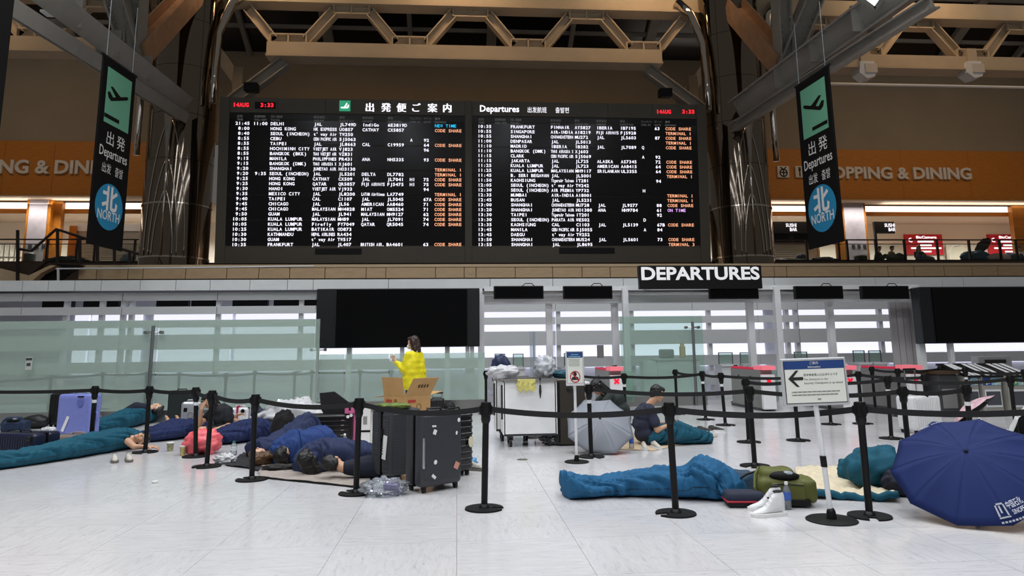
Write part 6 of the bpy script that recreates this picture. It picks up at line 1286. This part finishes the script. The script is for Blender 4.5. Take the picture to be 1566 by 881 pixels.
# --- bending woman, kneeling, back to the right, head down to the left
g = G(962, 678); t = person('woman in a dark green top bending forward behind the grey umbrella', (g.x, g.y+.75, 0)); hip = Vector((.04, 0, .28))
hc = Vector((-.34, -.10, .80)); fv = (-.62, -.25, -.74); uv = (-.72, -.15, .66); b = MB(); Mh = add_head(b, hc, fv, uv); add_neck(b, hc, fv, uv, (-.15, -.03, .71))
b.caps(hip, .13, (.02, 0, .50), .12); b.caps((-.02, 0, .58), .115, (-.11, 0, .66), .085)
for s in (-1, 1): sh = Vector((-.14, s*.17, .64)); el = Vector((-.32, s*.24, .48)); wr = Vector((-.54, s*.14, .50)); b.caps(sh, .05, el, .04); b.caps(el, .04, wr, .027); add_hand(b, wr, (-.9, 0, -.2), (0, 0, -1), .5, .95, s); b.caps(hip+Vector((-.03, s*.1, 0)), .09, (-.40, s*.16, .12), .065); b.caps((-.40, s*.16, .12), .06, (.02, s*.14, .07), .045); b.caps((.02, s*.14, .07), .04, (.2, s*.13, .05), .03)
remesh(b, 'body', SKIN, .01, t, 3); face(t, Mh); hair(t, Mh, HAIRB, 'long', 9)
b = MB(); b.caps((.04, -.08, .30), .165, (.04, .08, .30), .165); b.caps((.03, -.08, .44), .165, (.03, .08, .44), .165); b.caps((-.03, -.08, .58), .16, (-.03, .08, .58), .16); b.caps((-.13, -.12, .67), .095, (-.13, .12, .67), .095)
for s in (-1, 1): b.caps((-.14, s*.16, .65), .085, (-.28, s*.23, .52), .07)
remesh(b, 'top', mat('top_green', '#27302f', .85, var=.06), .013, t, 10, disp=.02, dscale=8, seed=4); b = MB()
for s in (-1, 1): b.caps((.04, s*.1, .26), .125, (-.38, s*.16, .13), .09); b.caps((-.38, s*.16, .13), .085, (.0, s*.14, .08), .065)
remesh(b, 'trousers', mat('trousers_dark'), .014, t, 3)
crumple('orange_cloth', 'orange cloth bundle between the grey umbrella and the seated man', 'clothes', G(964, 680)+Vector((-.06, .42, 0)), (.12, .12, .36), mat('cloth_orange', '#9c3c22', .8), .22, 4, 46)
# --- seated woman at the left, hand on her face
g = G(332, 672); t = person('seated woman in a dark T-shirt resting her face on one hand', (g.x, g.y+.12, 0)); hip = Vector((.06, .06, .12))
hc = Vector((-.17, -.10, .62)); fv = (-.62, -.55, -.55); uv = (-.45, -.3, .85); b = MB(); Mh = add_head(b, hc, fv, uv); add_neck(b, hc, fv, uv, (-.03, -.02, .51))
b.caps(hip, .13, (.05, .03, .34), .11); b.caps((.02, 0, .42), .10, (-.01, 0, .47), .08)
A1 = [Vector((.14, -.10, .46)), Vector((.19, -.20, .22)), Vector((-.05, -.32, .16))]; A2 = [Vector((-.13, .04, .46)), Vector((-.30, -.12, .24)), Vector((-.25, -.20, .50))]
for A_, cr in ((A1, .4), (A2, .6)): b.caps(A_[0], .052, A_[1], .042); b.caps(A_[1], .042, A_[2], .028)
add_hand(b, A1[2], (-.9, -.3, -.1), (0, 0, -1), .4, .95, 1); add_hand(b, A2[2], (.2, .15, .9), (.3, .7, 0), .35, .95, -1)
for s in (-1, 1): b.caps(hip+Vector((0, s*.09, 0)), .09, (-.14+.25*s*-.3, -.28*1, .14+.03*s), .06); b.caps((-.14-.075*s, -.28, .14+.03*s), .055, (.16*s, -.36, .06), .04); b.caps((.16*s, -.36, .06), .036, (.16*s-.12, -.42, .04), .03)
remesh(b, 'body', SKIN, .009, t, 3); face(t, Mh); hair(t, Mh, HAIRB, 'long', 11)
b = MB(); b.caps((.06, -.05, .18), .16, (.06, .12, .18), .15); b.caps((.05, -.06, .33), .15, (.05, .1, .33), .145); b.caps((.02, -.06, .44), .13, (0, .06, .45), .13); b.caps(A1[0], .085, A1[0].lerp(A1[1], .62), .075); b.caps(A2[0], .08, A2[0].lerp(A2[1], .5), .07)
remesh(b, 'tshirt', mat('tee_black', '#12171d', .85, var=.06), .012, t, 4, disp=.014, dscale=9, seed=8); b = MB()
for s in (-1, 1): b.caps((.05, s*.09+.03, .12), .11, (-.14-.075*s, -.26, .15), .08)
remesh(b, 'shorts', mat('trousers_brown', '#2f2925', .85), .014, t, 3)
# --- lying people whose heads show
def sleeper(lab, hpx, z, fv, uv, m_skin, m_hair, style, seed, torso, arm=None, off=(0, 0), hood=None):
    p = G(*hpx); c = Vector((p.x+off[0], p.y+off[1], 0)); t = person(lab, c); hc = Vector((0, 0, z)); b = MB(); Mh = add_head(b, hc, fv, uv); td = Vector(torso); r, f, u = basis(fv, uv)
    nb = hc-u*.14-f*.02; add_neck(b, hc, fv, uv, nb); ch = nb+td*.26; ch.z = max(ch.z, .11); b.caps(nb+td*.06, .06, ch, .095); hp = ch+td*.33; hp.z = .12; b.caps(ch, .095, hp, .09)
    for s in (-1, 1): sv = Vector((-td.y, td.x, 0))*s*.07; k_ = hp+td*.42+sv; k_.z = .1; b.caps(hp+sv, .07, k_, .05)
    if arm:
        sh, el, wr, hd = [Vector(a) for a in arm]; b.caps(sh, .055, el, .042); b.caps(el, .040, wr, .028); add_hand(b, wr, hd, (0, .3, -1), .45, 1, 1)
    remesh(b, 'body', m_skin, .01, t, 3); face(t, Mh); hair(t, Mh, m_hair, style, seed)
    b = MB(); b.caps(nb+td*.05, .085, ch, .13); b.caps(ch, .13, hp, .12); remesh(b, 'shirt', mat('tee_midnight', '#141a2c', .85), .016, t, 3); return t
sleeper('man lying in the front teal sleeping bag with one arm stretched out', (213, 688), .15, (.45, -.62, .64), (.85, .35, .0), SKIN, HAIRB, 'short', 21, (-.95, -.12, 0), ((-.10, -.20, .14), (.02, -.26, .07), (.20, -.22, .06), (.9, .2, -.05)), off=(-.02, .08))
sleeper('person asleep in the back teal sleeping bag by the fence', (207, 650), .30, (.2, .3, .93), (.95, .25, .1), SKIN2, HAIRB, 'short', 22, (-.9, -.3, 0), off=(.3, .25))
sleeper('brown-haired person asleep with head towards the camera in the pile', (388, 716), .13, (-.3, .2, .9), (-.55, -.83, .05), SKIN2, mat('hair_chestnut', '#5a4128', .5, var=.3, vscale=60), 'bob', 23, (.6, .78, 0), off=(.02, .12))
sleeper('black-haired person curled beside the brown-haired one in the pile', (415, 716), .14, (.55, .35, .75), (-.3, -.95, .05), SKIN2, HAIRB, 'bob', 24, (.45, .88, 0), off=(.10, .14))
sleeper('black-haired person under the royal blue bag, hood up', (466, 730), .17, (.2, .85, .4), (-.45, -.88, .1), SKIN2, HAIRB, 'bob', 25, (.45, .88, 0), off=(.0, .14))
sleeper('dark-haired man asleep on his side with his ear showing', (498, 737), .17, (.25, .9, -.1), (-.75, -.1, .25), SKIN, HAIRB, 'short', 26, (.97, .12, 0), off=(.06, .16))
# bare feet of someone stretched out on the fence side
g = G(252, 658); t = person('barefoot person stretched out beside the silver suitcase, only feet showing', (g.x, g.y+.1, 0)); b = MB()
for s in (0, 1):
    x = s*.19; b.caps((x+.06, 0, .055), .045, (x+.03, -.02, .15), .04); b.caps((x+.03, -.02, .15), .04, (x-.02, -.02, .24), .025); b.caps((x+.06, 0, .055), .045, (x+.45, .16, .08), .06); b.caps((x+.45, .16, .08), .065, (x+.85, .36, .11), .09)
    for k in range(5): b.caps((x-.02+.006*k, -.045+.02*k, .24-.008*k), .011, (x-.035+.006*k, -.047+.02*k, .262-.012*k), .009, 8)
remesh(b, 'body', SKIN, .008, t, 2); b = MB()
for s in (0, 1): b.caps((s*.19+.16, .05, .075), .065, (s*.19+.85, .36, .11), .11)
remesh(b, 'trousers', mat('bag_indigo'), .014, t, 3)
# hand of the sleeper in the navy bag
g = G(357, 668); t = person('sleeper under the navy bag, only a raised hand showing', (g.x, g.y+.3, 0)); b = MB(); add_hand(b, (-.06, 0, .33), (.9, .0, .25), (0, -.4, -.9), .55, 1, 1); b.caps((-.06, 0, .33), .028, (-.12, .02, .28), .03); b.caps((-.12, .02, .28), .035, (.12, .0, .14), .05); b.caps((.12, 0, .14), .08, (.6, .0, .14), .11); remesh(b, 'body', SKIN2, .008, t, 2)
# ---------------------------------------------------------------- travellers up on the gallery
def sitter(lab, px, Y, fv, top, hair_m, legs='#2b3a5c', lean=.1):
    x = At(px, 395, Y).x; t = person(lab, (x, Y, ZD)); f = Vector(fv).normalized(); s_ = Vector((f.y, -f.x, 0)); hc = f*(lean+.06)+Vector((0, 0, .76)); b = MB(); Mh = add_head(b, hc, f+Vector((0, 0, -.3)), (0, 0, 1)); add_neck(b, hc, f, (0, 0, 1), f*lean+Vector((0, 0, .58)))
    b.caps((0, 0, .13), .15, f*lean*.6+Vector((0, 0, .45)), .14); J = []
    for s in (-1, 1):
        sh = f*lean+s_*s*.17+Vector((0, 0, .53)); el = f*(lean+.12)+s_*s*.2+Vector((0, 0, .3)); wr = f*(lean+.3)+s_*s*.1+Vector((0, 0, .33)); kn = f*.45+s_*s*.14+Vector((0, 0, .38)); an = f*.6+s_*s*.1+Vector((0, 0, .05))
        b.caps(sh, .055, el, .042); b.caps(el, .04, wr, .028); add_hand(b, wr, f, (0, 0, 1), .5, 1, s); b.caps(s_*s*.09+Vector((0, 0, .12)), .085, kn, .06); b.caps(kn, .055, an, .04); b.caps(an, .04, an+f*.16, .03); J.append((sh, el, kn, an, s))
    remesh(b, 'body', SKIN, .016, t, 2); hair(t, Mh, hair_m, 'long' if 'long' in lab else 'short', 31); b = MB(); b.caps((0, 0, .16), .16, f*lean*.6+Vector((0, 0, .44)), .155)
    for sh, el, kn, an, s in J: b.caps(sh, .075, el, .06)
    remesh(b, 'shirt', mat('top_'+top.strip('#'), top, .85), .02, t, 2); b = MB()
    for sh, el, kn, an, s in J: b.caps(s_*s*.09+Vector((0, 0, .12)), .10, kn, .08); b.caps(kn, .075, an, .055)
    remesh(b, 'trousers', mat('leg_'+legs.strip('#'), legs, .85), .02, t, 2)
sitter('long-haired person sitting on the gallery in front of the left red poster', 1405, 33.9, (-.3, -.9, 0), '#1c1c20', HAIRN); sitter('dark-clothed person sitting on the gallery left of the red poster', 1361, 33.9, (.5, -.8, 0), '#7a6a58', HAIRN, '#22242a'); sitter('person in white sitting at the right end of the gallery', 1562, 33.9, (-.8, -.5, 0), '#cfc8c0', HAIRB)
sitter('person in black crouching on the gallery behind the railing near the pillar', 1341, 34.0, (.6, -.7, 0), '#141416', HAIRB, '#1a1a1e')
up_ = lambda px, Y=33.8: Vector((At(px, 395, Y).x, Y, ZD))
crumple('blue_bedding', 'blue bedding heap on the gallery between the red posters', 'bedding', up_(1492), (.75, .35, .62), mat('denim_blue', '#27506f', .8), .22, 4, 51); crumple('blue_bedding', 'blue bedding heap on the gallery under the right red poster', 'bedding', up_(1545), (.45, .3, .5), mat('denim_blue'), .22, 4, 52)
crumple('pink_bedding', 'pale pink bedding mound on the gallery at the right', 'bedding', up_(1527, 33.6), (.62, .3, .48), mat('bedding_pink', '#d3b9b9', .8), .08, 3, 53); crumple('grey_bag', 'grey bag on the gallery floor right of the long-haired person', 'bag', up_(1418, 33.6), (.35, .25, .34), mat('bag_grey', '#565b62', .8), .15, 4, 54)
crumple('dark_bag', 'black bag on the gallery floor behind the railing, left of the long-haired person', 'bag', up_(1376, 33.5), (.28, .2, .48), M_BKN, .12, 4, 55); crumple('bedding', 'flat pale bedding on the gallery under the left sushi sign', 'bedding', up_(1205, 33.8), (1.1, .3, .26), mat('bedding_pale', '#a09a94', .8, var=.4, vscale=6), .3, 5, 56); crumple('blue_cloth', 'navy clothes lump on the gallery bedding', 'clothes', up_(1226, 33.9), (.3, .2, .5), M_NYL, .2, 4, 57)
crumple('bedding', 'dark bedding on the gallery right of the right banner', 'bedding', up_(1262, 33.8), (.7, .3, .3), mat('bedding_dark', '#3d3a44', .8, var=.4, vscale=5), .3, 5, 58); crumple('light_bundle', 'pale blue bundle on the left gallery near the column', 'bundle', up_(196, 33.8), (.35, .25, .5), mat('bundle_blue', '#9fb3bf', .8), .15, 4, 59); crumple('dark_bundle', 'dark bundle on the left gallery behind the escalator rail', 'bundle', up_(100, 33.8), (.9, .3, .4), mat('bundle_dark', '#2c2622', .8), .3, 5, 60)
p = up_(1499); umbrella('black umbrella shading bedding on the gallery', p+Vector((.5, .35, .95)), Vector((-.2, .7, .6)), .5, .18, 8, mat('lining_black'), mat('lining_black'), .2, .4)
t = thing('stool', 'black stool with a white sheet on top on the gallery by the pillar', 'stool', up_(1317, 33.9)); MB().bb(-.25, .2, -.2, .2, 0, .38).build('base', M_BLACKM, t); MB().box((.1, 0, .42), (.75, .4, .03), Matrix.Rotation(-.15, 4, 'Y')).build('sheet', M_STK, t)
t = thing('litter_bin', 'dark round litter bin on the left gallery', 'bin', up_(45, 35.5)); MB().lathe([(.24, 0), (.26, .72), (.24, .74)], 20).build('body', M_GDK, t, smooth=40); MB().lathe([(.25, .74), (.2, .8)], 20).build('lid', M_BLACK, t, smooth=40)
# ---------------------------------------------------------------- link everything
for o in PENDING: COL.objects.link(o)
